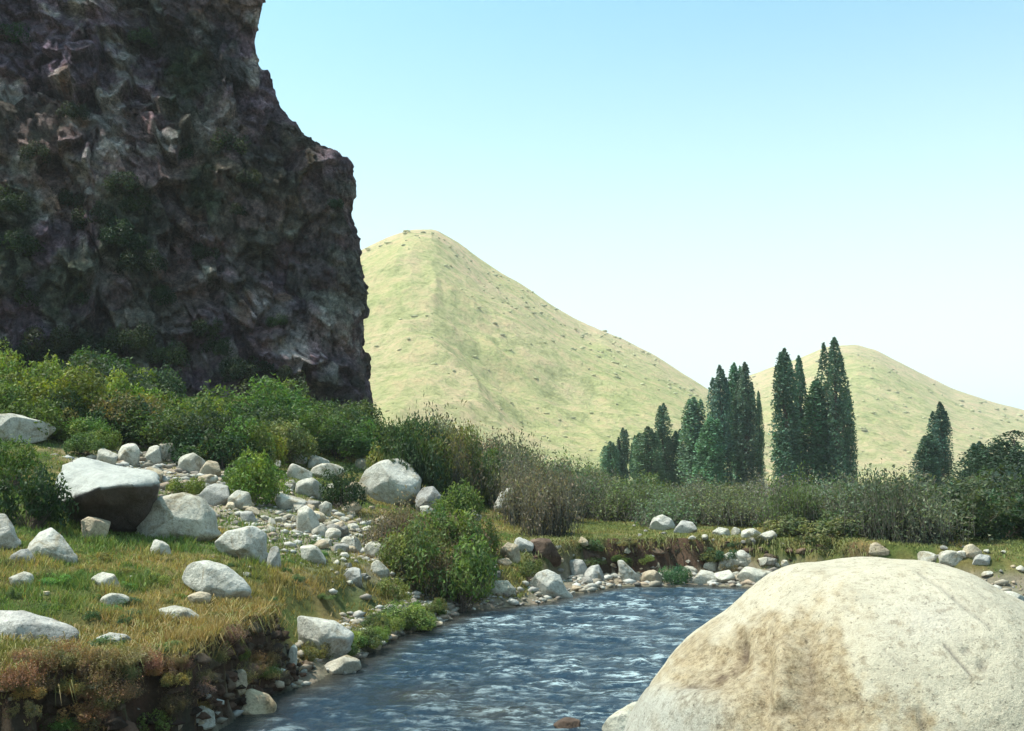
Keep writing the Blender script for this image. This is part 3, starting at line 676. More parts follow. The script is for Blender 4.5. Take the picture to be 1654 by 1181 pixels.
outline_rock([(477, 994), (500, 997), (540, 1003), (573, 1026), (566, 1044), (542, 1066), (522, 1071), (500, 1060), (483, 1046)], 1068, 'angular white boulder at the water edge of the left bank', seed=7, dep=.75, facets=6)
outline_rock([(-60, 1010), (-20, 988), (30, 988), (80, 1002), (120, 1018), (128, 1036), (100, 1044), (40, 1040), (-40, 1040)], 1036, 'long flat grey boulder lying in grass at left edge', M_GREY, seed=8, dep=.5, facets=4, tone=(1.5, 1.48, 1.45))
outline_rock([(-50, 700), (-10, 670), (25, 668), (60, 678), (92, 690), (70, 708), (20, 722), (-30, 725)], 718, 'big pale boulder high on the slope at left edge', seed=9, dep=.7)
outline_rock([(-40, 860), (-20, 835), (5, 828), (20, 855), (28, 880), (0, 892), (-30, 890)], 888, 'pale boulder cut off by the left edge beside the dark bush', seed=10, dep=.8, tone=(.95, .93, .93))
outline_rock([(364, 1135), (380, 1118), (405, 1114), (432, 1122), (447, 1140), (445, 1156), (400, 1160), (370, 1152)], 1154, 'rounded tan boulder at the bank foot beside the stream', M_TAN, seed=11, dep=.7, facets=3, tone=(1.25, 1.2, 1.1))
outline_rock([(290, 1165), (300, 1148), (325, 1140), (345, 1150), (348, 1168), (330, 1182), (298, 1183)], 1180, 'rounded white boulder under the brown bank at the bottom edge', seed=12, dep=.7, facets=3)
outline_rock([(514, 1084), (530, 1070), (558, 1058), (580, 1066), (584, 1080), (560, 1090), (525, 1093)], 1090, 'low flat pale rock in the water under the angular white boulder', M_WHITE, seed=13, dep=.6, facets=3, name='rock', cat='rock', tone=(.9, .85, .78))
outline_rock([(968, 1182), (985, 1158), (1026, 1134), (1060, 1140), (1060, 1190), (1020, 1200), (980, 1198)], 1190, 'cream rock in the stream just left of the huge boulder', seed=14, dep=.7, facets=4, name='rock', cat='rock', tone=(1, .98, .9))
outline_rock([(1160, 912), (1166, 898), (1180, 891), (1195, 900), (1198, 918), (1180, 928), (1163, 925)], 924, 'rounded white boulder on the far shore left of its twin', seed=15, dep=.8, facets=2)
outline_rock([(1186, 893), (1200, 887), (1216, 898), (1222, 914), (1206, 922), (1192, 910)], 918, 'leaning white boulder behind the far shore rocks beside the rounded one', seed=16, dep=.8, facets=2)
outline_rock([(1188, 932), (1205, 915), (1230, 920), (1262, 928), (1275, 945), (1230, 950), (1190, 948)], 944, 'broad pale low boulder on the far shore touching the big boulder outline', seed=17, dep=.6, facets=3, tone=(1, .99, .94))
outline_rock([(1049, 850), (1055, 836), (1070, 831), (1085, 838), (1092, 852), (1070, 860), (1052, 858)], 857, 'round white boulder alone on the far green meadow edge', seed=18, dep=.8, facets=2)
outline_rock([(997, 905), (1006, 905), (1020, 918), (1034, 932), (1030, 944), (1008, 944), (1000, 925)], 942, 'white slab leaning against the dark undercut of the far bank', seed=19, dep=.5, facets=2)
outline_rock([(852, 945), (866, 926), (884, 919), (905, 930), (913, 950), (926, 966), (895, 968), (865, 966)], 966, 'angular pale boulder jumble stone at the waterline below brown bank', seed=20, dep=.6, facets=7)
outline_rock([(788, 952), (800, 938), (820, 938), (833, 952), (830, 965), (800, 968)], 965, 'squat cream boulder at the waterline beside the overhanging bush', seed=21, dep=.8, facets=3, tone=(1, .96, .86))
outline_rock([(798, 815), (808, 796), (822, 787), (836, 798), (840, 820), (825, 832), (804, 830)], 832, 'pale upright boulder among olive shrubs above the stream bend', seed=22, dep=.8, facets=4)
outline_rock([(668, 800), (680, 786), (700, 786), (714, 802), (716, 826), (695, 834), (676, 825)], 832, 'grey shaded boulder right behind the large white one', M_GREY, seed=23, dep=.8, facets=4)

# --- overhung slab: sunlit top, dark underside
def slab():
    p = hit(180, 872); D = p[1] + .35; KEEP.append((110, 250, 745, 860, D))
    pts = [(92, 786, .3), (103, 752, .9), (122, 744, 1.2), (150, 748, 1.5), (200, 752, 1.5), (240, 765, 1.2), (257, 779, .6), (252, 790, .15),
           (107, 813, -.15), (130, 800, -.5), (165, 786, -.7), (215, 783, -.55), (245, 782, -.2),
           (118, 845, .5), (150, 872, .65), (210, 872, .75), (235, 840, .5), (250, 800, .35), (150, 880, 1.4), (210, 880, 1.5), (120, 860, 1.2)]
    bm = bmesh.new()
    c = at_y(175, 815, D)
    for a, b, dd in pts: bm.verts.new(Vector(at_y(a, b, D + dd) - c))
    r = bmesh.ops.convex_hull(bm, input=bm.verts)
    bmesh.ops.delete(bm, geom=[g for g in r['geom_interior'] if isinstance(g, bmesh.types.BMVert)], context='VERTS')
    for _ in range(4): bmesh.ops.subdivide_edges(bm, edges=bm.edges[:], cuts=1, use_grid_fill=True, smooth=.0)
    bmesh.ops.triangulate(bm, faces=bm.faces[:])
    V = np.array([v.co[:] for v in bm.verts]); n = fbm(V[:, 0] * 2.2, V[:, 1] * 2.2, V[:, 2] * 2.2, 5, 601); n2 = ridge(V[:, 0] * 1.5, V[:, 1] * 1.5, V[:, 2] * 4, 3, 603)
    bm.normal_update()
    for v, a, b in zip(bm.verts, n, n2): v.co += v.normal * (.13 * float(a) + .05 * float(b))
    for _ in range(2): bmesh.ops.smooth_vert(bm, verts=bm.verts, factor=.4, use_axis_x=True, use_axis_y=True, use_axis_z=True)
    bmesh.ops.recalc_face_normals(bm, faces=bm.faces)
    for f in bm.faces: f.smooth = True
    # sunlit top and shaded underside are painted into the vertex colours
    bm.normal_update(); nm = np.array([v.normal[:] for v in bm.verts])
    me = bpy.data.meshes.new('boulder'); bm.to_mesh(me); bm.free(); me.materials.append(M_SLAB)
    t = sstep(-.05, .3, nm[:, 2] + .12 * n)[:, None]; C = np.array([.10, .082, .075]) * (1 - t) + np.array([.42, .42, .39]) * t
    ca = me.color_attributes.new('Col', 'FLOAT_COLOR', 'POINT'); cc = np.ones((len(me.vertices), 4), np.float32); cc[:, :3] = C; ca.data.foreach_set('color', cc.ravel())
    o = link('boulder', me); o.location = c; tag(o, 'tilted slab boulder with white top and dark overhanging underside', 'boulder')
ms = NT('slab_stone', .9, .2); ms.base(ms.mix(.6, ms.attr(), ms.ramp(ms.noise(6, 8, .7), [(.3, G(.6)), (.6, G(1.05))]), 'MULTIPLY')); ms.bump(ms.noise(9, 9, .7), .06); M_SLAB = ms.m
slab()

# --- medium rocks
rocks = [
 (168, 752, 40, 28, 'pale rock left of a grey round one behind the tilted slab', M_WHITE, 0), (203, 748, 38, 33, 'grey rounded rock just above the tilted slab boulder', M_WHITE, 1),
 (242, 749, 34, 30, 'left rock of a touching white pair above the slab tip', M_WHITE, 1), (270, 746, 34, 32, 'bluish white angular rock of the touching pair above the slab tip', M_WHITE, 0),
 (306, 765, 46, 34, 'white rounded rock left of a small yellow bush', M_WHITE, 1), (336, 772, 34, 28, 'brownish rock against the green shrubs at top of scree', M_TAN, 0),
 (245, 776, 36, 22, 'dull rock wedged behind the slab boulder tip', M_TAN, 0), (328, 784, 34, 18, 'small yellowish rock above the grey scree stones', M_TAN, 0),
 (345, 818, 58, 36, 'grey blocky rock right of the large rounded cream boulder', M_GREY, 0), (384, 822, 40, 30, 'pale block under the bright green bush', M_WHITE, 0),
 (148, 870, 48, 34, 'small cream rock under the dark overhang of the slab', M_TAN, 1), (255, 899, 32, 26, 'small bright rock in grass below the large cream boulder', M_WHITE, 1),
 (28, 910, 40, 22, 'dull grey rock between two pale boulders at left edge', M_GREY, 0), (28, 950, 40, 24, 'small bluish rock in grass near the left edge', M_WHITE, 1),
 (165, 950, 50, 24, 'low white rock in the grass beyond the flat grey boulder', M_WHITE, 0), (180, 982, 44, 22, 'thin pale rock sunk in the grass below a low white one', M_WHITE, 0),
 (284, 1006, 66, 22, 'flat lavender grey rock sunk in the grass bank', M_WHITE, 0), (318, 976, 38, 18, 'dull tan rock beside the long white boulder', M_TAN, 1),
 (178, 1042, 60, 18, 'low mossy stone near the top of the brown bank', M_GREY, 0),
 (478, 748, 34, 22, 'uppermost pale rock of the central scree', M_WHITE, 0), (513, 757, 38, 22, 'bluish rock at the top of the central scree', M_WHITE, 1), (482, 774, 42, 26, 'bright white rock below the uppermost scree stones', M_WHITE, 0),
 (527, 775, 56, 26, 'long cream rock tilted upward in the central scree', M_WHITE, 0), (497, 802, 46, 30, 'squat white rock beside the dark central bush', M_WHITE, 1), (464, 824, 54, 26, 'elongated white rock pointing down the scree', M_WHITE, 0),
 (494, 860, 42, 42, 'angular grey white rock standing at the foot of the scree', M_WHITE, 0), (524, 832, 22, 22, 'small white stone beside the angular scree rock', M_WHITE, 1), (582, 757, 22, 17, 'small tan stone left of the large white boulder top', M_TAN, 1),
 (575, 806, 38, 28, 'pinkish rock leaning on the left foot of the large white boulder', M_TAN, 0), (764, 840, 28, 19, 'small bright stone under olive shrubs left of the stream bend', M_WHITE, 1), (838, 845, 30, 22, 'pale stone below the upright boulder in the shrubs', M_WHITE, 0),
 (440, 920, 24, 36, 'narrow upright grey stone in the grass', M_GREY, 1), (503, 910, 42, 28, 'cream rock in grass below the scree', M_WHITE, 0), (570, 890, 28, 24, 'small white stone at the foot of the stony slope', M_WHITE, 0),
 (612, 932, 32, 26, 'pale stone beside the brown bush above the water', M_WHITE, 1), (570, 942, 32, 24, 'greyish stone beside a dark hollow in the bank', M_GREY, 0), (616, 905, 28, 22, 'flat pinkish stone left of the overhanging bush', M_TAN, 0),
 (472, 1076, 14, 32, 'thin upright white stone left of the angular boulder', M_WHITE, 1), (604, 1050, 22, 20, 'small pinkish stone at the waterline', M_TAN, 1), (702, 1013, 28, 9, 'thin pale slab lying in the stream near the left bank', M_TAN, 0),
 (378, 1116, 36, 30, 'rough brown rock behind the rounded tan boulder', M_TAN, 0), (147, 1158, 28, 24, 'small cream stone on the dark brown bank', M_TAN, 1), (268, 1182, 46, 18, 'low yellowish stone at the bottom edge beside the white boulder', M_TAN, 1),
 (824, 905, 34, 28, 'pinkish rock under the twiggy bush by the far bank', M_TAN, 0), (846, 893, 34, 24, 'brown grey rock on the bank above the waterline boulders', M_GREY, 0), (938, 935, 36, 30, 'grey green rock under the far cut bank', M_GREY, 0),
 (962, 940, 34, 26, 'dark mossy rock at the far waterline', M_GREY, 0), (1055, 944, 34, 22, 'low pink rock at the far waterline', M_TAN, 1), (1058, 926, 22, 18, 'round pink stone on top of the far waterline', M_TAN, 1),
 (1140, 943, 42, 20, 'flat white stone on the far shore beside the green bush', M_WHITE, 0), (1172, 943, 40, 20, 'pale block between flat shore stones on the far side', M_WHITE, 0), (1152, 925, 34, 18, 'small pale rock behind the far shore stones', M_WHITE, 1),
 (1108, 862, 38, 20, 'low grey rock right of the round meadow boulder', M_GREY, 0), (1167, 868, 30, 16, 'pale low rock on the far meadow left of a pair', M_WHITE, 0), (1217, 874, 34, 20, 'white rock on the far meadow touching its neighbour', M_WHITE, 1), (1243, 876, 30, 18, 'right hand white rock of the far meadow pair', M_WHITE, 0), (1193, 866, 18, 14, 'smallest round stone on the far meadow', M_WHITE, 1),
 (1424, 897, 34, 20, 'brownish rock above the summit of the huge boulder', M_TAN, 1), (1510, 912, 42, 20, 'white rounded rock peeping over the huge boulder', M_WHITE, 1), (1542, 914, 40, 24, 'pale blocky rock right of the white one behind the huge boulder', M_WHITE, 0), (1575, 900, 28, 20, 'pinkish grey rock at the back of the right hand rock pile', M_TAN, 1), (1590, 914, 34, 18, 'bluish grey rock at the right end of the rock pile', M_GREY, 0),
 (1640, 985, 60, 28, 'white rock at the right edge behind the huge boulder', M_WHITE, 1), (916, 1182, 44, 16, 'dark reddish wet rock breaking the water at the bottom edge', M_BROWN, 1),
 (690, 835, 26, 18, 'small bright stone under the grey shaded boulder', M_WHITE, 0), (425, 1138, 1, 1, None, None, 0),
 (545, 862, 26, 20, 'cream stone in brown soil right of the angular scree rock', M_TAN, 0), (400, 848, 30, 22, 'grey stone above the blunt white boulder', M_GREY, 0), (882, 905, 50, 34, 'reddish brown rock block in the far cut bank', M_BROWN, 0), (950, 912, 40, 28, 'dark brown earth block hanging under the far turf edge', M_BROWN, 0),
 (1015, 900, 46, 26, 'dark earth lump under the grass lip of the far bank', M_BROWN, 0)]
for a in rocks:
    if a[4] is None: continue
    px, by, wp, hp, lab, mt, rd = a
    rock(px, by, wp, hp, lab, mt, bool(rd), tone=cu((1, .985, .95), .08) if mt is not M_GREY else cu((1.25, 1.25, 1.22), .1))

# --- scatter of small loose stones
def loose(n, box, wr, label, group, mats, name='stone', cond=None):
    k = 0; tr = 0
    while k < n and tr < n * 30:
        tr += 1; px = random.uniform(box[0], box[2]); py = random.uniform(box[1], box[3])
        if cond and not cond(px, py): continue
        p = hit(px, py)
        if p[2] < .02 and random.random() < .8: continue
        wp = wr[0] * .8 + (wr[1] * 1.25 - wr[0] * .8) * random.random() ** 2.2; mt = random.choice(mats)
        d = p[1]; wd = wp * d / F; ht = wd * random.uniform(.5, .85)
        o = link(name, rock_mesh(random.randrange(10), random.random() < .5, mt)); o.location = (p[0], p[1], p[2] + ht * .25); o.scale = (wd / 2, wd * random.uniform(.35, .55), ht / 2)
        o.rotation_euler = (random.uniform(-.3, .3), random.uniform(-.3, .3), random.uniform(0, 6.28)); o.color = (*cu((1, .97, .92), .15), 1)
        f_ = (px - box[0]) / (box[2] - box[0]); tag(o, label + (', left end' if f_ < .33 else ', middle part' if f_ < .67 else ', right end'), 'stone', group); k += 1
WG = [M_WHITE, M_WHITE, M_WHITE, M_TAN, M_GREY]
loose(45, (330, 742, 660, 930), (8, 20), 'small pale loose stone on the scree between the boulders', 'loose stones of the scree', WG, cond=lambda x, y: abs(y - (770 + (x - 350) * .42)) < 62)
loose(75, (335, 742, 690, 935), (17, 34), 'pale angular rubble stone piled on the scree', 'rubble of the scree', WG, cond=lambda x, y: abs(y - (765 + (x - 350) * .45)) < 58)
loose(20, (100, 730, 350, 800), (8, 18), 'small stone among the boulders above the tilted slab', 'stones above the tilted slab', WG)
loose(26, (540, 850, 660, 960), (8, 17), 'small stone in brown soil left of the overhanging bush', 'stones left of the overhanging bush', WG)
loose(30, (780, 880, 1080, 962), (8, 20), 'small stone on the far shore below the cut bank', 'stones below the far cut bank', [M_WHITE, M_TAN, M_TAN, M_GREY])
loose(20, (1080, 905, 1270, 945), (8, 18), 'small pale stone on the far shore near the white boulders', 'stones near the far white boulders', WG)
loose(18, (1440, 885, 1650, 930), (8, 17), 'small stone in the rock pile behind the huge boulder', 'stones of the right hand rock pile', WG)
loose(16, (0, 900, 470, 1040), (7, 15), 'small stone half sunk in the grass of the left bank', 'stones sunk in the left bank grass', [M_WHITE, M_GREY, M_TAN])
loose(22, (430, 1060, 600, 1095), (6, 15), 'small wet stone at the foot of the angular white boulder', 'wet stones at the left waterline', [M_TAN, M_GREY, M_BROWN])
loose(10, (0, 1120, 380, 1181), (8, 18), 'small stone stuck in the brown bank face', 'stones in the brown bank face', [M_TAN, M_GREY])
loose(14, (1000, 836, 1300, 880), (6, 13), 'small stone on the far meadow edge', 'stones on the far meadow', [M_WHITE, M_GREY])

# --- gravel: what nobody could count
def gravel():
    vs, bf = rock_variant(777, False, 1); n = 60000
    P = np.vstack([RNG.uniform([-11, 13], [-1, 27], (n, 2)), RNG.uniform([-4, 8], [13, 24], (n, 2))]); h, dL, dR, ins, n1, n2 = H(P[:, 0], P[:, 1], True)
    sc2 = scree(P[:, 0], P[:, 1]); shore = (~ins) & (dL < dR) & (h > .0) & (h < .30) & (P[:, 1] < 24)
    pr = np.where(shore, .30, 0) + np.where(np.arange(2 * n) < n, .10 * sc2 ** 1.5, 0) * (~ins) * (dL < dR)
    k = RNG.random(2 * n) < pr; P = P[k]; h = h[k]; Vs = []; Fs = []; Cs = []
    m = min(len(P), 4200); pal = np.array([[.42, .40, .35], [.33, .29, .23], [.25, .22, .19], [.36, .28, .21], [.48, .46, .42]])
    for i in range(m):
        s_ = .018 + .06 * RNG.random() ** 3; s_ *= max(P[i, 1] / 14, .8); a = RNG.uniform(0, 6.28); c_, q_ = math.cos(a), math.sin(a)
        v = (vs * [s_ * 1.3, s_, s_ * .65]) @ np.array([[c_, q_, 0], [-q_, c_, 0], [0, 0, 1]]); Vs.append(v + [P[i, 0], P[i, 1], h[i] + s_ * .2]); Fs.append(bf + i * len(vs)); Cs.append(np.tile(pal[RNG.integers(0, 5)] * RNG.uniform(.7, 1.1), (len(vs), 1)))
    me = mesh_np('gravel', np.vstack(Vs), np.vstack(Fs), [M_GRASS], smooth=False, colors=np.vstack(Cs)); me.materials[0] = M_GRAVEL
    tag(link('gravel', me), 'pale gravel on the scree and along the waterline', 'gravel', kind='stuff'); print('gravel', m)
mg = NT('gravel_stone', .9, .2); mg.base(mg.mix(.6, mg.attr(), mg.ramp(mg.noise(25, 5, .7), [(.35, G(.55)), (.6, G(1.05))]), 'MULTIPLY')); M_GRAVEL = mg.m
gravel()
# --- earth clods and root lumps of the cut banks (one mass)
def clods():
    Vs = []; Fs = []; Cs = []; off = 0; base, bf = rock_variant(4242, False, 3)
    base = base * (1 + .45 * fbm(base[:, 0] * 2.2, base[:, 1] * 2.2, base[:, 2] * 2.2, 4, 611))[:, None]
    cand = RNG.uniform([-7, 7.5], [8, 24.5], (60000, 2)); h, dL, dR, ins, n1, n2 = H(cand[:, 0], cand[:, 1], True)
    wn = (cand[:, 0] < -2.5) & (cand[:, 1] < 12.5); wf = (cand[:, 0] > .2) & (cand[:, 1] > 15) & (cand[:, 0] < 7.8) & (fbm(cand[:, 0] * .9, cand[:, 1] * .9, 0, 2, 613) > -.02)
    ok = (~ins) & (dL < dR) & (((wn) & (h < .76) & (h > .05)) | (wf & (h > .45) & (h < .84)))
    ok &= ~(wf & (RNG.random(len(ok)) < .9)); P = cand[ok]; hh = h[ok]; k = min(len(P), 900)
    for i in range(k):
        s = RNG.uniform(.02, .075) * (1 if P[i, 1] < 13 else 1.5); a = RNG.uniform(0, 6.28); c_, s_ = math.cos(a), math.sin(a)
        v = base * [s * RNG.uniform(.8, 2.2), s, s * RNG.uniform(.4, 1.0)]; v = v @ np.array([[c_, s_, 0], [-s_, c_, 0], [0, 0, 1]])
        Vs.append(v + [P[i, 0], P[i, 1], hh[i]]); Fs.append(bf + off); off += len(base)
        Cs.append(np.tile(np.array([[.10, .066, .05], [.06, .042, .036], [.15, .11, .085], [.13, .08, .065]][RNG.integers(0, 4)]) * RNG.uniform(.7, 1.3), (len(base), 1)))
    me = mesh_np('bank_clods', np.vstack(Vs), np.vstack(Fs), [M_GROUND], colors=np.vstack(Cs)); tag(link('bank_clods', me), 'crumbling brown earth clods on the cut stream banks', 'earth', kind='stuff')
clods()

# ------------------------------------------------------------------ grass
def grass():
    n = 900000
    A = RNG.uniform(-.62, .62, n); r = np.exp(RNG.uniform(math.log(7.2), math.log(46), n)); X = r * np.sin(A); Y = r * np.cos(A)
    h, dL, dR, ins, n1, n2 = H(X, Y, True); scr = scree(X, Y)
    patch = fbm(X * .8, Y * .8, 0, 4, 41); tuft = fbm(X * 5, Y * 5, 0, 2, 45); g = fbm(X * 2.6, Y * 2.6, 0, 4, 47)
    p = sstep(-.5, .5, tuft + .3) * (1 - .72 * np.clip(scr * 1.2, 0, 1)) * np.where((h > .62) | ((X > -2.4) & (X < .3) & (h > .12)), 1, .12) * np.where((X > 8) & (h < .8), .6, 1)
    k = (~ins) & (dL < dR) & (RNG.random(n) < p) & (h > .10); X, Y, h, r, patch, tuft, g = [q[k] for q in (X, Y, h, r, patch, tuft, g)]
    m = len(X); L = .66 * (.05 + .06 * RNG.random(m) + .05 * np.clip(tuft, 0, 1)) * (1 + .012 * (r - 8)) * np.where(Y > 20, .6, 1) * np.where(fbm(X * 1.3, Y * 1.3, 0, 2, 55) > .25, 1.7, 1); W = .0052 * np.maximum(r / 8, 1) * (.7 + .6 * RNG.random(m))
    a = RNG.uniform(0, 2 * PI, m); ln = RNG.uniform(.1, .8, m); b = RNG.uniform(0, 2 * PI, m)
    base = np.stack([X, Y, h - .01], 1); tip = base + np.stack([np.cos(b) * L * ln, np.sin(b) * L * ln, L], 1); s = np.stack([np.cos(a) * W, np.sin(a) * W, 0 * a], 1)
    V = np.stack([base - s, base + s, tip], 1).reshape(-1, 3)
    t = np.clip(sstep(-.35, .5, patch + .5 * g + .55 * np.exp(-((X + 3.4) / 1.0) ** 2 - ((Y - 10.6) / 1.6) ** 2) - .12) + RNG.normal(0, .22, m), 0, 1)[:, None]
    edge = (1 - sstep(.8, 1.1, h))[:, None] * (X < -2)[:, None]
    C = np.array([.13, .20, .05]) * (1 - t) + np.array([.36, .29, .11]) * t; C = C * (1 - .5 * edge) + np.array([.36, .20, .09]) * .5 * edge
    far = (Y > 21)[:, None] & (X > 0)[:, None]; C = np.where(far, np.array([.22, .23, .08]) * (1 - .5 * t) + np.array([.36, .29, .12]) * .5 * t, C)
    C = C * RNG.uniform(.5, 1.45, (m, 1)); og = (RNG.random((m, 1)) < .12 * t); C = np.where(og, np.array([.42, .25, .10]), C)
    me = mesh_np('grass', V, np.arange(3 * m).reshape(m, 3), [M_GRASS], smooth=False, colors=np.repeat(C, 3, axis=0))
    o = tag(link('grass', me), 'short green and straw coloured grass on the stream banks', 'grass', kind='stuff')
    print('grass blades', m)
grass()
def drooping_grass():
    # long dry turf hanging over the cut edge of the near bank and far bank
    n = 90000; P = RNG.uniform([-7.2, 7.6], [8, 24.6], (n, 2)); h, dL, dR, ins, n1, n2 = H(P[:, 0], P[:, 1], True)
    wn = (P[:, 0] < -2.3) & (P[:, 1] < 12.8); wf = (P[:, 0] > .2) & (P[:, 1] > 15)
    k = (~ins) & (dL < dR) & (h > .62) & (h < .93) & (wn | wf); P = P[k]; h = h[k]; m = len(P)
    g = np.stack([H(P[:, 0] + .06, P[:, 1]) - h, H(P[:, 0], P[:, 1] + .06) - h], 1); g /= np.linalg.norm(g, axis=1, keepdims=True) + 1e-6
    L = RNG.uniform(.08, .24, m); o_ = -g * (L * .8)[:, None] + RNG.normal(0, .03, (m, 2)); W = .0045 * np.maximum(P[:, 1] / 9, 1)
    base = np.stack([P[:, 0], P[:, 1], h], 1); mid = base + np.stack([o_[:, 0] * .5, o_[:, 1] * .5, L * .35], 1); tip = base + np.stack([o_[:, 0], o_[:, 1], -L * .5], 1)
    a = RNG.uniform(0, 2 * PI, m); s = np.stack([np.cos(a) * W, np.sin(a) * W, 0 * a], 1)
    V = np.stack([base - s, base + s, mid + s * .8, mid - s * .8, tip], 1).reshape(-1, 3); i = np.arange(m)[:, None] * 5
    Fc = np.vstack([i + [0, 1, 2], i + [0, 2, 3], i + [3, 2, 4]]); t = RNG.random((m, 1)); C = np.array([.27, .185, .085]) * (1 - t) + np.array([.15, .17, .055]) * t; fr_ = (P[:, 1] > 15)[:, None]; C = np.where(fr_, np.array([.17, .15, .06]) * (1 - t) + np.array([.14, .17, .06]) * t, C)
    me = mesh_np('hanging_turf', V, Fc, [M_GRASS], smooth=False, colors=np.repeat(C, 5, axis=0)); tag(link('hanging_turf', me), 'dry turf drooping over the eroded bank edges', 'grass', kind='stuff')
drooping_grass()

# ------------------------------------------------------------------ shrubs
S = shrub_px
S('leafy', 48, 852, 150, 150, DG, 'large dark green bush at left edge beside the tilted slab', var=0, rot=.5)
S('leafy', 15, 790, 110, 95, MG, 'mid green bush behind the large dark bush at left edge', var=3)
S('leafy', 405, 815, 120, 108, (.16, .23, .04), 'bright yellow green bush in the middle of the scree', var=1)
S('leafy', 552, 822, 84, 80, DG, 'dark green bush left of the large white boulder', var=2)
S('leafy', 300, 800, 70, 46, YG, 'low yellow green bush behind the large cream boulder', var=4)
S('leafy', 455, 745, 120, 75, OL, 'olive bush at the upper edge of the scree', var=5)
S('leafy', 742, 986, 165, 150, (.10, .155, .045), 'dense green bush overhanging the water of the stream', var=6)
S('leafy', 672, 945, 120, 110, (.12, .145, .05), 'brownish green bush above the grassy waterline', var=7)
S('twiggy', 640, 900, 110, 95, BR, 'reddish brown twiggy bush below the large white boulder', var=0)
S('leafy', 718, 905, 150, 130, (.12, .17, .045), 'olive bush rising behind the overhanging bush', var=8)
S('twiggy', 700, 960, 110, 80, (.2, .15, .08), 'dry twiggy bush tangled in the overhanging bush', var=2)
S('leafy', 650, 1015, 110, 45, (.14, .19, .05), 'low green bush trailing along the waterline', var=3)
S('leafy', 625, 965, 70, 50, (.17, .19, .06), 'small pale green bush in the grass left of overhanging bushes', var=0)
S('twiggy', 885, 865, 120, 120, (.16, .135, .09), 'tall grey brown twiggy bush left of the green meadow', var=1)
S('twiggy', 845, 850, 100, 110, (.17, .15, .1), 'grey brown twiggy bush just right of the upright boulder', var=3)
S('leafy', 1090, 941, 56, 44, TG, 'bright green bush at the far waterline', var=4)
S('leafy', 1150, 905, 40, 24, TG, 'small green bush above the far shore stones', var=2)
S('leafy', 780, 905, 90, 80, (.11, .16, .045), 'leafy green bush above the squat waterline boulder', var=1)
S('leafy', 745, 860, 110, 90, (.13, .18, .045), 'leafy bush right of the grey shaded boulder', var=5)
S('leafy', 850, 935, 60, 40, (.12, .15, .05), 'small green bush hanging between waterline boulders', var=6)
S('leafy', 700, 1180, 1, 1, DG, 'x') if False else None
def along(n, box, kind, cols, wr, hr, label, group, dr=None, **kw):
    k = t = 0
    while k < n and t < n * 25:
        t += 1; px = random.uniform(box[0], box[2]); d = random.uniform(*dr); x = (px - CX) / F * d; w_ = random.uniform(*wr); h_ = random.uniform(*hr)
        z = h1(x, d); a, b = px - w_ * .5 / d * F, px + w_ * .5 / d * F; q0, q1 = 760 - (z + h_ * .95 - CAMZ) / d * F, 760 - (z - CAMZ) / d * F
        if any(d < kd + .5 and a < kx1 and b > kx0 and q0 < ky1 and q1 > ky0 for kx0, kx1, ky0, ky1, kd in KEEP): continue
        if d > 25 and px > 640:
            ty = np.interp(px, [640, 740, 850, 930, 1000, 1100, 1250, 1400, 1480, 1530, 1600, 1654], [668, 700, 722, 762, 782, 796, 802, 800, 790, 775, 765, 755]) - 3 + random.choice([-18, -10, -4, 0, 4, 9, 14]) + random.uniform(-4, 4)
            zt = CAMZ + (760 - ty) / F * d; h_ = min(max(zt - z, .45), 3.2 if px < 950 else h_); w_ = min(w_, h_ * 2.8)
        fx = (px - box[0]) / (box[2] - box[0]); fd = (d - dr[0]) / (dr[1] - dr[0])
        where = ('left' if fx < .33 else 'middle' if fx < .67 else 'right') + (' front' if fd < .4 else ' back' if fd > .7 else ' centre')
        k += 1; shrub(kind, x, d, w_, h_, cv(random.choice(cols), .18), label + ', ' + where, group, **kw)
for _ in range(80):
    px = random.uniform(0, 450); py = random.uniform(1065, 1195); p = hit(px, py)
    if p[2] < .08: continue
    shrub(random.choice(['twiggy', 'twiggy', 'leafy']), p[0], p[1], random.uniform(.15, .4), random.uniform(.10, .24), cv(random.choice([BR, (.32, .21, .09), (.3, .2, .11), (.14, .17, .05), (.26, .16, .09), (.34, .25, .1)]), .2), 'low weed rooted in the eroded brown bank at lower left, ' + ('near the frame edge' if px < 140 else 'midway along' if px < 300 else 'near the stream'), 'weeds on the brown bank', name='weed', parts=False, cat='weed')
for _ in range(70):
    px = random.uniform(0, 560); p = hit(px, random.uniform(880, 1060))
    if p[2] < .5: continue
    shrub('leafy', p[0], p[1], random.uniform(.16, .45), random.uniform(.07, .2), cv(random.choice([OL, (.11, .19, .05), (.2, .2, .06), (.08, .15, .06)]), .2), 'low leafy weed in the grass of the left bank, ' + ('near the frame edge' if px < 180 else 'midway to the water' if px < 380 else 'near the water'), 'weeds in the left bank grass', name='weed', parts=False, cat='weed')
for _ in range(30):
    px = random.uniform(500, 780); p = hit(px, random.uniform(0, 1) * 25 + 1010 - (px - 640) * .35)
    if p[2] < .03: continue
    shrub('leafy', p[0], p[1], random.uniform(.3, .7), random.uniform(.2, .4), cv(random.choice([OL, (.13, .19, .05), (.16, .2, .06)]), .2), 'low green plant along the waterline of the left bank', 'waterline plants', name='weed', parts=False, cat='weed')
for _ in range(13):
    px = random.uniform(930, 1290); p = hit(px, random.uniform(878, 930))
    if p[2] < .15: continue
    shrub('leafy', p[0], p[1], random.uniform(.35, .9), random.uniform(.18, .42), cv(random.choice([OL, (.13, .17, .05), TG, (.2, .17, .07)]), .2), 'low plant on the broken far bank', 'plants on the far bank', name='weed', parts=False, cat='weed')
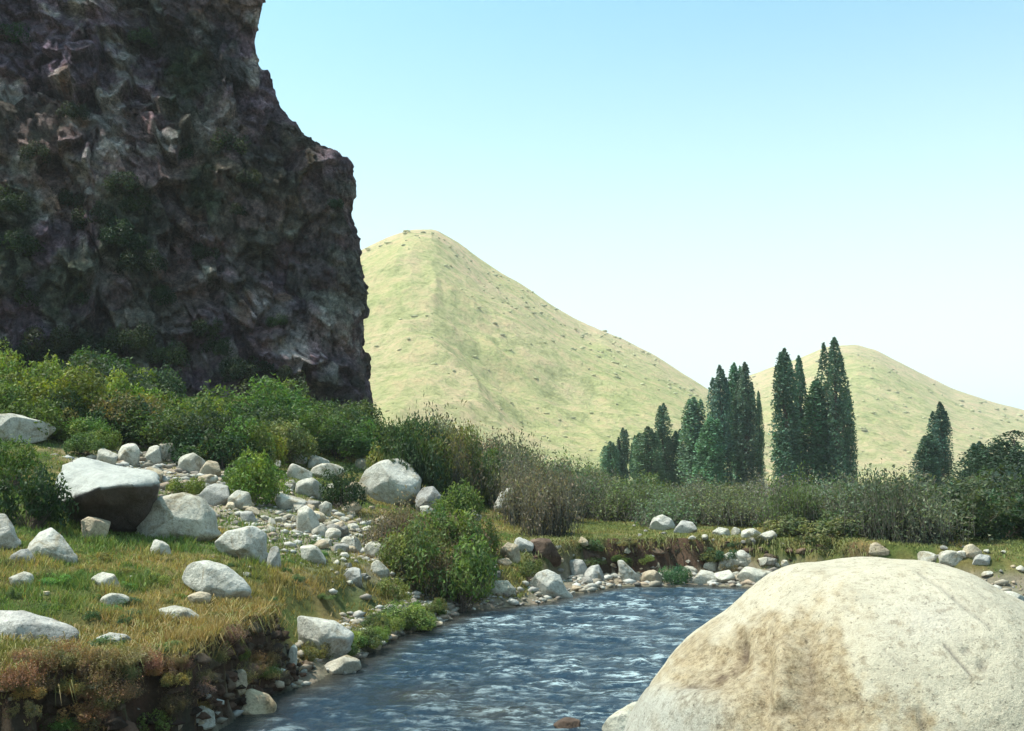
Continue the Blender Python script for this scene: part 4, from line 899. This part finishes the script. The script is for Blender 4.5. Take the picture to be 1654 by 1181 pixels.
# slope under the cliff
along(18, (-120, 0, 330, 0), 'leafy', [YG, YG, MG, OL], (1.8, 3.0), (1.1, 1.9), 'yellow green shrub on the slope below the cliff at left', 'yellow green shrubs below the cliff', (25, 30))
along(20, (-140, 0, 480, 0), 'leafy', [MG, DG, DG, YG, OL], (2.2, 3.6), (1.5, 2.5), 'green shrub in the thicket at the foot of the cliff', 'shrubs at the cliff foot', (30, 37))
along(22, (-60, 0, 470, 0), 'leafy', [MG, DG, OL], (1.6, 2.6), (1.0, 1.6), 'dark green tangled shrub just behind the upper boulders', 'tangled shrubs behind the upper boulders', (25.5, 29))
along(16, (240, 0, 480, 0), 'leafy', [MG, YG, DG], (1.7, 2.6), (1.0, 1.7), 'green shrub above the scree below the cliff', 'shrubs above the scree', (24.5, 30))
along(16, (430, 0, 660, 0), 'leafy', [DG, DG, MG], (1.8, 3.0), (1.2, 2.0), 'dark green shrub right below the cliff corner', 'dark shrubs under the cliff corner', (29, 40))
along(14, (450, 0, 690, 0), 'leafy', [OL, MG, DG], (1.5, 2.2), (.9, 1.5), 'olive shrub above the large white boulder', 'olive shrubs above the white boulder', (23.6, 29))
along(18, (670, 0, 860, 0), 'leafy', [OL, MG, (.13, .16, .05)], (1.6, 2.6), (1.1, 1.8), 'olive green shrub between the cliff corner and the stream bend', 'shrubs above the stream bend', (22.5, 38))
along(14, (690, 0, 880, 0), 'twiggy', [GY, BR], (1.6, 2.4), (1.2, 1.9), 'bare grey twiggy shrub above the stream bend', 'twiggy shrubs above the stream bend', (26, 40))
along(18, (640, 0, 800, 0), 'leafy', [OL, MG, (.09, .12, .04), (.12, .13, .05)], (.9, 1.7), (.7, 1.2), 'olive green shrub in the dense growth above the waterline bushes', 'dense shrubs above the waterline', (18.6, 24))
along(10, (640, 0, 800, 0), 'twiggy', [BR, (.18, .13, .08)], (.9, 1.4), (.7, 1.1), 'brown twiggy shrub in the dense growth above the waterline bushes', 'brown shrubs above the waterline', (18.6, 24))
along(16, (60, 0, 460, 0), 'leafy', [YG, MG, OL], (.8, 1.5), (.5, .9), 'small green shrub among the upper boulders', 'small shrubs among the upper boulders', (22, 26))
along(12, (1000, 0, 1500, 0), 'leafy', [(.1, .14, .06), (.12, .15, .06)], (1.4, 2.4), (1.0, 1.8), 'green leafy shrub mixed into the grey thicket', 'green shrubs in the grey thicket', (29, 38))
along(16, (1240, 0, 1540, 0), 'leafy', [(.1, .13, .05), (.13, .16, .06), (.08, .11, .05)], (1.2, 2.2), (.8, 1.5), 'leafy green shrub between the grey ones behind the far meadow', 'leafy shrubs behind the far meadow', (23.5, 30))
for px, d, w_, h_, k_, c_, lb in [(955, 33, 2.2, 1.7, 'twiggy', (.13, .15, .09), 'tall feathery shrub where the thicket begins right of the bend'), (1035, 36, 2.6, 1.6, 'leafy', (.11, .15, .06), 'dark green mound rising out of the thicket left of the middle poplars'),
    (1130, 34, 2.0, 1.3, 'twiggy', (.2, .2, .16), 'silvery shrub standing in the thicket under the middle poplars'), (1240, 37, 2.4, 1.35, 'twiggy', (.22, .21, .18), 'silvery grey shrub in the thicket at the wide gap of the poplars'), (1330, 30, 2.2, 1.4, 'twiggy', (.19, .2, .15), 'broad grey shrub under the tallest poplar'),
    (1405, 28, 2.4, 1.5, 'twiggy', (.21, .21, .17), 'ash grey fan shaped shrub above the summit of the huge boulder'), (1465, 27, 2.2, 1.6, 'twiggy', (.17, .18, .13), 'grey green fan shaped shrub left of the dark shrub mass'), (770, 33, 2.2, 2.6, 'leafy', (.07, .11, .04), 'tall dark green bush on the slope above the stream bend'),
    (690, 31, 2.2, 2.2, 'leafy', (.05, .09, .035), 'dark bush with ragged top right of the cliff corner'), (840, 31, 1.8, 2.2, 'twiggy', (.16, .15, .11), 'tall bare twiggy bush above the stream bend'), (900, 30, 1.8, 1.8, 'twiggy', (.15, .15, .1), 'tall twiggy bush behind the left end of the green meadow')]:
    shrub(k_, (px - CX) / F * d, d, w_, h_, c_, lb)
# willow thicket across the valley floor
along(30, (880, 0, 1500, 0), 'twiggy', [(.16, .18, .13), GY, (.12, .16, .07), (.18, .17, .13), (.1, .13, .06)], (2.0, 4.2), (.9, 2.1), 'grey green twiggy shrub in the thicket before the poplars', 'grey thicket shrubs before the poplars', (31, 42))
def far_thicket():
    Vs = []; Fs = []; Cs = []; off = 0
    for i in range(110):
        me = random.choice(LEAFY + TWIGGY)[0]; nv = len(me.vertices); v = np.empty(nv * 3, np.float32); me.vertices.foreach_get('co', v); v = v.reshape(-1, 3)
        c = np.empty(nv * 4, np.float32); me.color_attributes['Col'].data.foreach_get('color', c); c = c.reshape(-1, 4)[:, :3]
        q = nv // 4; sel = RNG.random(q) < .55; idx = np.repeat(sel, 4); v = v[idx]; c = c[idx]
        d = random.uniform(44, 66); x = (random.uniform(840, 1560) - CX) / F * d; wd = random.uniform(1.6, 3); ht = random.uniform(.35, .8) if x / d > .09 else random.uniform(.8, 2.0)
        Vs.append(v * [wd / 1.9, wd / 1.9, ht / 1.15] + [x, d, h1(x, d)]); Cs.append(c * cv(random.choice([GY, (.12, .15, .08), (.09, .12, .06), (.11, .14, .07)]), .2))
        n = len(v) // 4; Fs.append(np.arange(4 * n).reshape(n, 4) + off); off += len(v)
    me = mesh_np('far_thicket', np.vstack(Vs), np.vstack(Fs), [M_LEAF], smooth=False, colors=np.vstack(Cs))
    tag(link('far_thicket', me), 'distant grey green thicket merging at the foot of the poplars', 'thicket', kind='stuff')
far_thicket()
along(30, (1270, 0, 1560, 0), 'twiggy', [(.15, .16, .11), (.10, .13, .06), (.09, .12, .05), (.12, .13, .085)], (1.4, 2.8), (.8, 1.7), 'grey green twiggy shrub at the back edge of the far meadow', 'twiggy shrubs behind the far meadow', (23.0, 29))
along(14, (1060, 0, 1260, 0), 'twiggy', [GY, (.12, .15, .08)], (1.6, 2.6), (.9, 1.4), 'grey green twiggy shrub behind the white meadow rocks', 'shrubs behind the meadow rocks', (28, 33))
along(14, (1510, 0, 1740, 0), 'leafy', [(.045, .08, .035), (.055, .085, .04)], (2.2, 3.4), (1.8, 3.0), 'dark leafy shrub in the dark mass at right edge', 'dark shrub mass at right edge', (24.5, 33))
along(10, (1440, 0, 1720, 0), 'leafy', [(.05, .075, .035), (.06, .08, .04)], (2.6, 4.0), (2.0, 3.0), 'dark shrub below the dark trees at right edge', 'dark shrubs at the right', (30, 40))
# shrubs growing out of the cliff
def cliff_shrub(px, py, s, col):
    U = CLP.reshape(-1, 3); a, b = project(U); m = (a - px) ** 2 + (b - py) ** 2 + 3 * (U[:, 1] > 50) * 1e5; i = int(np.argmin(m)); p = U[i]; n = CLN.reshape(-1, 3)[i]
    shrub('leafy', p[0] + n[0] * .1, p[1] + n[1] * .1, s, s * .7, col, f"dark shrub {'high on' if py < 200 else 'half way up' if py < 420 else 'low on' if py < 540 else 'at the foot of'} the cliff face {'by the left frame edge' if px < 85 else 'left of its middle' if px < 235 else 'right of its middle' if px < 375 else 'near its right edge'}", 'dark shrubs on the cliff face', z=p[2] - .25 * s, parts=False)
for (px, py, s) in [(330, 530, 1.5), (80, 545, 2.4), (215, 545, 2.2), (20, 390, 2.2), (15, 330, 1.8), (190, 380, 2.2), (230, 420, 2.2), (160, 350, 2.0), (215, 330, 1.6), (370, 240, 1.8), (400, 290, 1.5), (300, 250, 1.4), (120, 180, 1.5), (290, 120, 1.4),
                    (60, 250, 1.4), (40, 480, 2.0), (130, 480, 1.6), (420, 590, 2.0), (380, 600, 1.8), (260, 480, 1.5), (470, 600, 1.4), (230, 60, 1.5), (450, 520, 1.0), (330, 410, 1.4), (110, 330, 1.5), (25, 60, 1.8), (350, 560, 1.6), (270, 570, 2.0), (150, 575, 2.2), (20, 570, 2.4), (90, 590, 2.2), (200, 300, 1.7), (540, 330, 1.0), (385, 340, 1.3)]:
    cliff_shrub(px, py, s, cv((.03, .05, .02), .2))

# ------------------------------------------------------------------ poplars and trees
def make_poplar(seed, wide=.13, n=13000, leaf=.16, H_=12.0, tongues=7, src_bushy=False):
    rng = np.random.default_rng(seed); W = wide * H_
    if src_bushy: tg = [(0, 0, 1.0, .62)] + [(rng.uniform(-.45, .45), rng.uniform(-.45, .45), rng.uniform(.55, .93), rng.uniform(.3, .5)) for _ in range(tongues)]
    else: tg = [(0, 0, 1.0, .40)] + [(rng.uniform(-.42, .42), rng.uniform(-.3, .3), rng.choice([.97, .9, .84, .72, .6]), rng.uniform(.2, .36)) for _ in range(tongues)]
    wt = np.array([t[2] * t[3] for t in tg]); ti = rng.choice(len(tg), n, p=wt / wt.sum()); Tg = np.array(tg)[ti]
    h = rng.uniform(.02, 1, n) ** .95; prof = np.minimum(1, (h / .3 + .3) ** .7) * (1 - np.clip((h - .66) / .34, 0, 1) ** 1.5) ** .7; a = rng.uniform(0, 2 * PI, n); rr = np.sqrt(rng.uniform(.08, 1, n)) * (1 + .42 * noise3(a * 2.2, h * 7, ti * 1.0, seed))
    R_ = W * Tg[:, 3] * prof * rr
    x = Tg[:, 0] * W * (1 - .12 * h) + R_ * np.cos(a); y = Tg[:, 1] * W * (1 - .12 * h) + R_ * np.sin(a); z = h * H_ * Tg[:, 2]
    P = np.stack([x, y, z], 1); gp = noise3(x * 1.5, y * 1.5, z * .5, seed + 1); P = P[(gp > (-.5 if src_bushy else -.24)) | (h > .72)]
    N = rng.normal(size=P.shape); N[:, 2] *= .5; N /= np.linalg.norm(N, axis=1, keepdims=True)
    V, Fc, Cc = leaf_quads(P, N, leaf, rng, (1, 1, 1)); Cc = Cc * (1 + .45 * np.repeat(noise3(P[:, 0] * .9, P[:, 1] * .9, P[:, 2] * .6, seed + 2), 4)[:, None])
    crown = mesh_np('tree_crown', V, Fc, [M_POP], smooth=False, colors=Cc)
    # trunk with upright limbs
    bm = bmesh.new()
    def limb(p0, p1, r0, r1, k=7, seg=5):
        p0, p1 = Vector(p0), Vector(p1); prev = None
        for i in range(seg + 1):
            t = i / seg; c = p0.lerp(p1, t) + Vector((.04 * math.sin(7 * t + seed), .04 * math.cos(5 * t + seed), 0)); r = r0 + (r1 - r0) * t
            ring = [bm.verts.new(c + Vector((r * math.cos(2 * PI * j / k), r * math.sin(2 * PI * j / k), 0))) for j in range(k)]
            if prev:
                for j in range(k): bm.faces.new((prev[j], prev[(j + 1) % k], ring[(j + 1) % k], ring[j]))
            prev = ring
    limb((0, 0, -.3), (0, 0, H_ * .9), .02 * H_, .03)
    for t in tg[1:]: limb((0, 0, H_ * .1), (t[0] * W * .7, t[1] * W * .7, H_ * t[2] * .8), .008 * H_, .02)
    me = bpy.data.meshes.new('tree_trunk'); bm.to_mesh(me); bm.free(); me.materials.append(M_BARK)
    return crown, me
POP = [make_poplar(3000 + i, wide=[.12, .14, .17][i % 3], tongues=5 + i % 4) for i in range(7)]
BUSHY = [make_poplar(3100 + i, wide=.42, n=14000, leaf=.17, H_=9, tongues=13, src_bushy=True) for i in range(3)]
def tree(px, topy, wpx, d, color, label, var=None, src=POP, name='poplar_tree', group=None, lean=0):
    x = (px - CX) / F * d; z = h1(x, d); hgt = CAMZ + (760 - topy) / F * d * 1.0 - z
    cr, tk = src[(random.randrange(len(src)) if var is None else var)]; e = bpy.data.objects.new(name, None); COL.objects.link(e); e.location = (x, d, z)
    H0 = 12.0 if src is POP else 9.0
    bb = np.array([v[:] for v in cr.vertices[0:0]]) if False else None
    wd = wpx * d / F; dims = W0[cr.name]
    f = link('crown', cr, e); t = link('trunk', tk, e); f.color = (*color, 1)
    e.scale = (wd / dims[0], wd / dims[0], hgt / dims[1]); e.rotation_euler = (0, lean, random.uniform(-.5, .5)); tag(e, label, 'tree', group); return e
W0 = {}
for cr, _ in POP + BUSHY:
    a = np.empty(len(cr.vertices) * 3); cr.vertices.foreach_get('co', a); a = a.reshape(-1, 3); W0[cr.name] = (np.percentile(a[:, 0], 96) - np.percentile(a[:, 0], 4), a[:, 2].max())
PT = (.12, .22, .145); PD = (.068, .135, .09)
for a in [(985, 712, 32, 96, 'short bushy poplar at the left end of the row'), (1006, 690, 24, 97, 'thin pointed poplar second from the left end'), (1025, 702, 17, 98, 'thinnest short poplar near the left end of the row'),
          (1046, 688, 46, 88, 'stout poplar with a slanting left flank'), (1072, 650, 36, 90, 'poplar with a forked tip rising behind the stout one'), (1098, 692, 32, 90, 'short dark poplar filling the gap left of the middle group'),
          (1121, 640, 44, 86, 'medium poplar left of the tall middle group'), (1147, 672, 44, 83, 'leaning lower poplar in front of the middle group'), (1164, 588, 40, 86, 'left poplar of the tall blue green middle group'),
          (1188, 584, 34, 88, 'centre poplar of the tall blue green middle group'), (1205, 583, 36, 86, 'right poplar of the tall blue green middle group'), (1226, 630, 22, 88, 'slim poplar hugging the right of the middle group')]:
    tree(a[0], a[1], a[2] * .78, a[3], cv(PT, .12), a[4])
for a in [(1270, 560, 50, 80, 'tall dark poplar left of the wide gap'), (1293, 572, 38, 82, 'dark poplar pressed against the tall one left of the twin'), (1322, 610, 46, 81, 'lower dark poplar at the left flank of the tallest poplar'),
          (1352, 542, 50, 80, 'tallest poplar of the whole row with sharp tip'), (1368, 622, 24, 82, 'short poplar spur on the right flank of the tallest'),
          (1519, 648, 34, 72, 'lone pointed poplar standing apart at right'), (1500, 700, 44, 70, 'stout lower poplar leaning on the lone pointed one')]:
    tree(a[0], a[1], a[2] * .84, a[3], cv(PD, .12), a[4])
tree(1580, 712, 34, 56, cv(PD), 'narrow dark tree left of the big dark tree at right edge', src=POP)
tree(1636, 694, 110, 44, (.035, .07, .035), 'big dark round tree cut off by the right edge', src=BUSHY, name='dark_tree', var=0)
tree(1592, 752, 90, 42, (.02, .042, .024), 'low dark tree in front of the big dark tree', src=BUSHY, name='dark_tree', var=1)
tree(1565, 778, 60, 43, (.03, .055, .03), 'smallest dark tree at the left of the dark mass', src=BUSHY, name='dark_tree', var=2)
tree(1604, 722, 110, 46, (.03, .06, .03), 'dark tree filling the space left of the big dark tree', src=BUSHY, name='dark_tree', var=1)
tree(1690, 720, 120, 40, (.018, .038, .02), 'dark tree mostly outside the right edge', src=BUSHY, name='dark_tree', var=2)
print('objects', len(bpy.data.objects))

# ------------------------------------------------------------------ summer haze over the whole valley
bm = bmesh.new(); bmesh.ops.create_cube(bm, size=1); me = bpy.data.meshes.new('haze'); bm.to_mesh(me); bm.free()
hz = link('haze', me); hz.location = (0, 0, 119); hz.scale = (11400, 11400, 242)
hm = bpy.data.materials.new('valley_haze'); hm.use_nodes = True; hm.node_tree.nodes.clear()
pv = hm.node_tree.nodes.new('ShaderNodeVolumePrincipled'); pv.inputs['Density'].default_value = .00035; pv.inputs['Color'].default_value = (.9, .96, 1, 1)
ho = hm.node_tree.nodes.new('ShaderNodeOutputMaterial'); hm.node_tree.links.new(pv.outputs[0], ho.inputs['Volume']); me.materials.append(hm)
tag(hz, 'thin pale summer haze filling the valley', 'haze', kind='stuff')
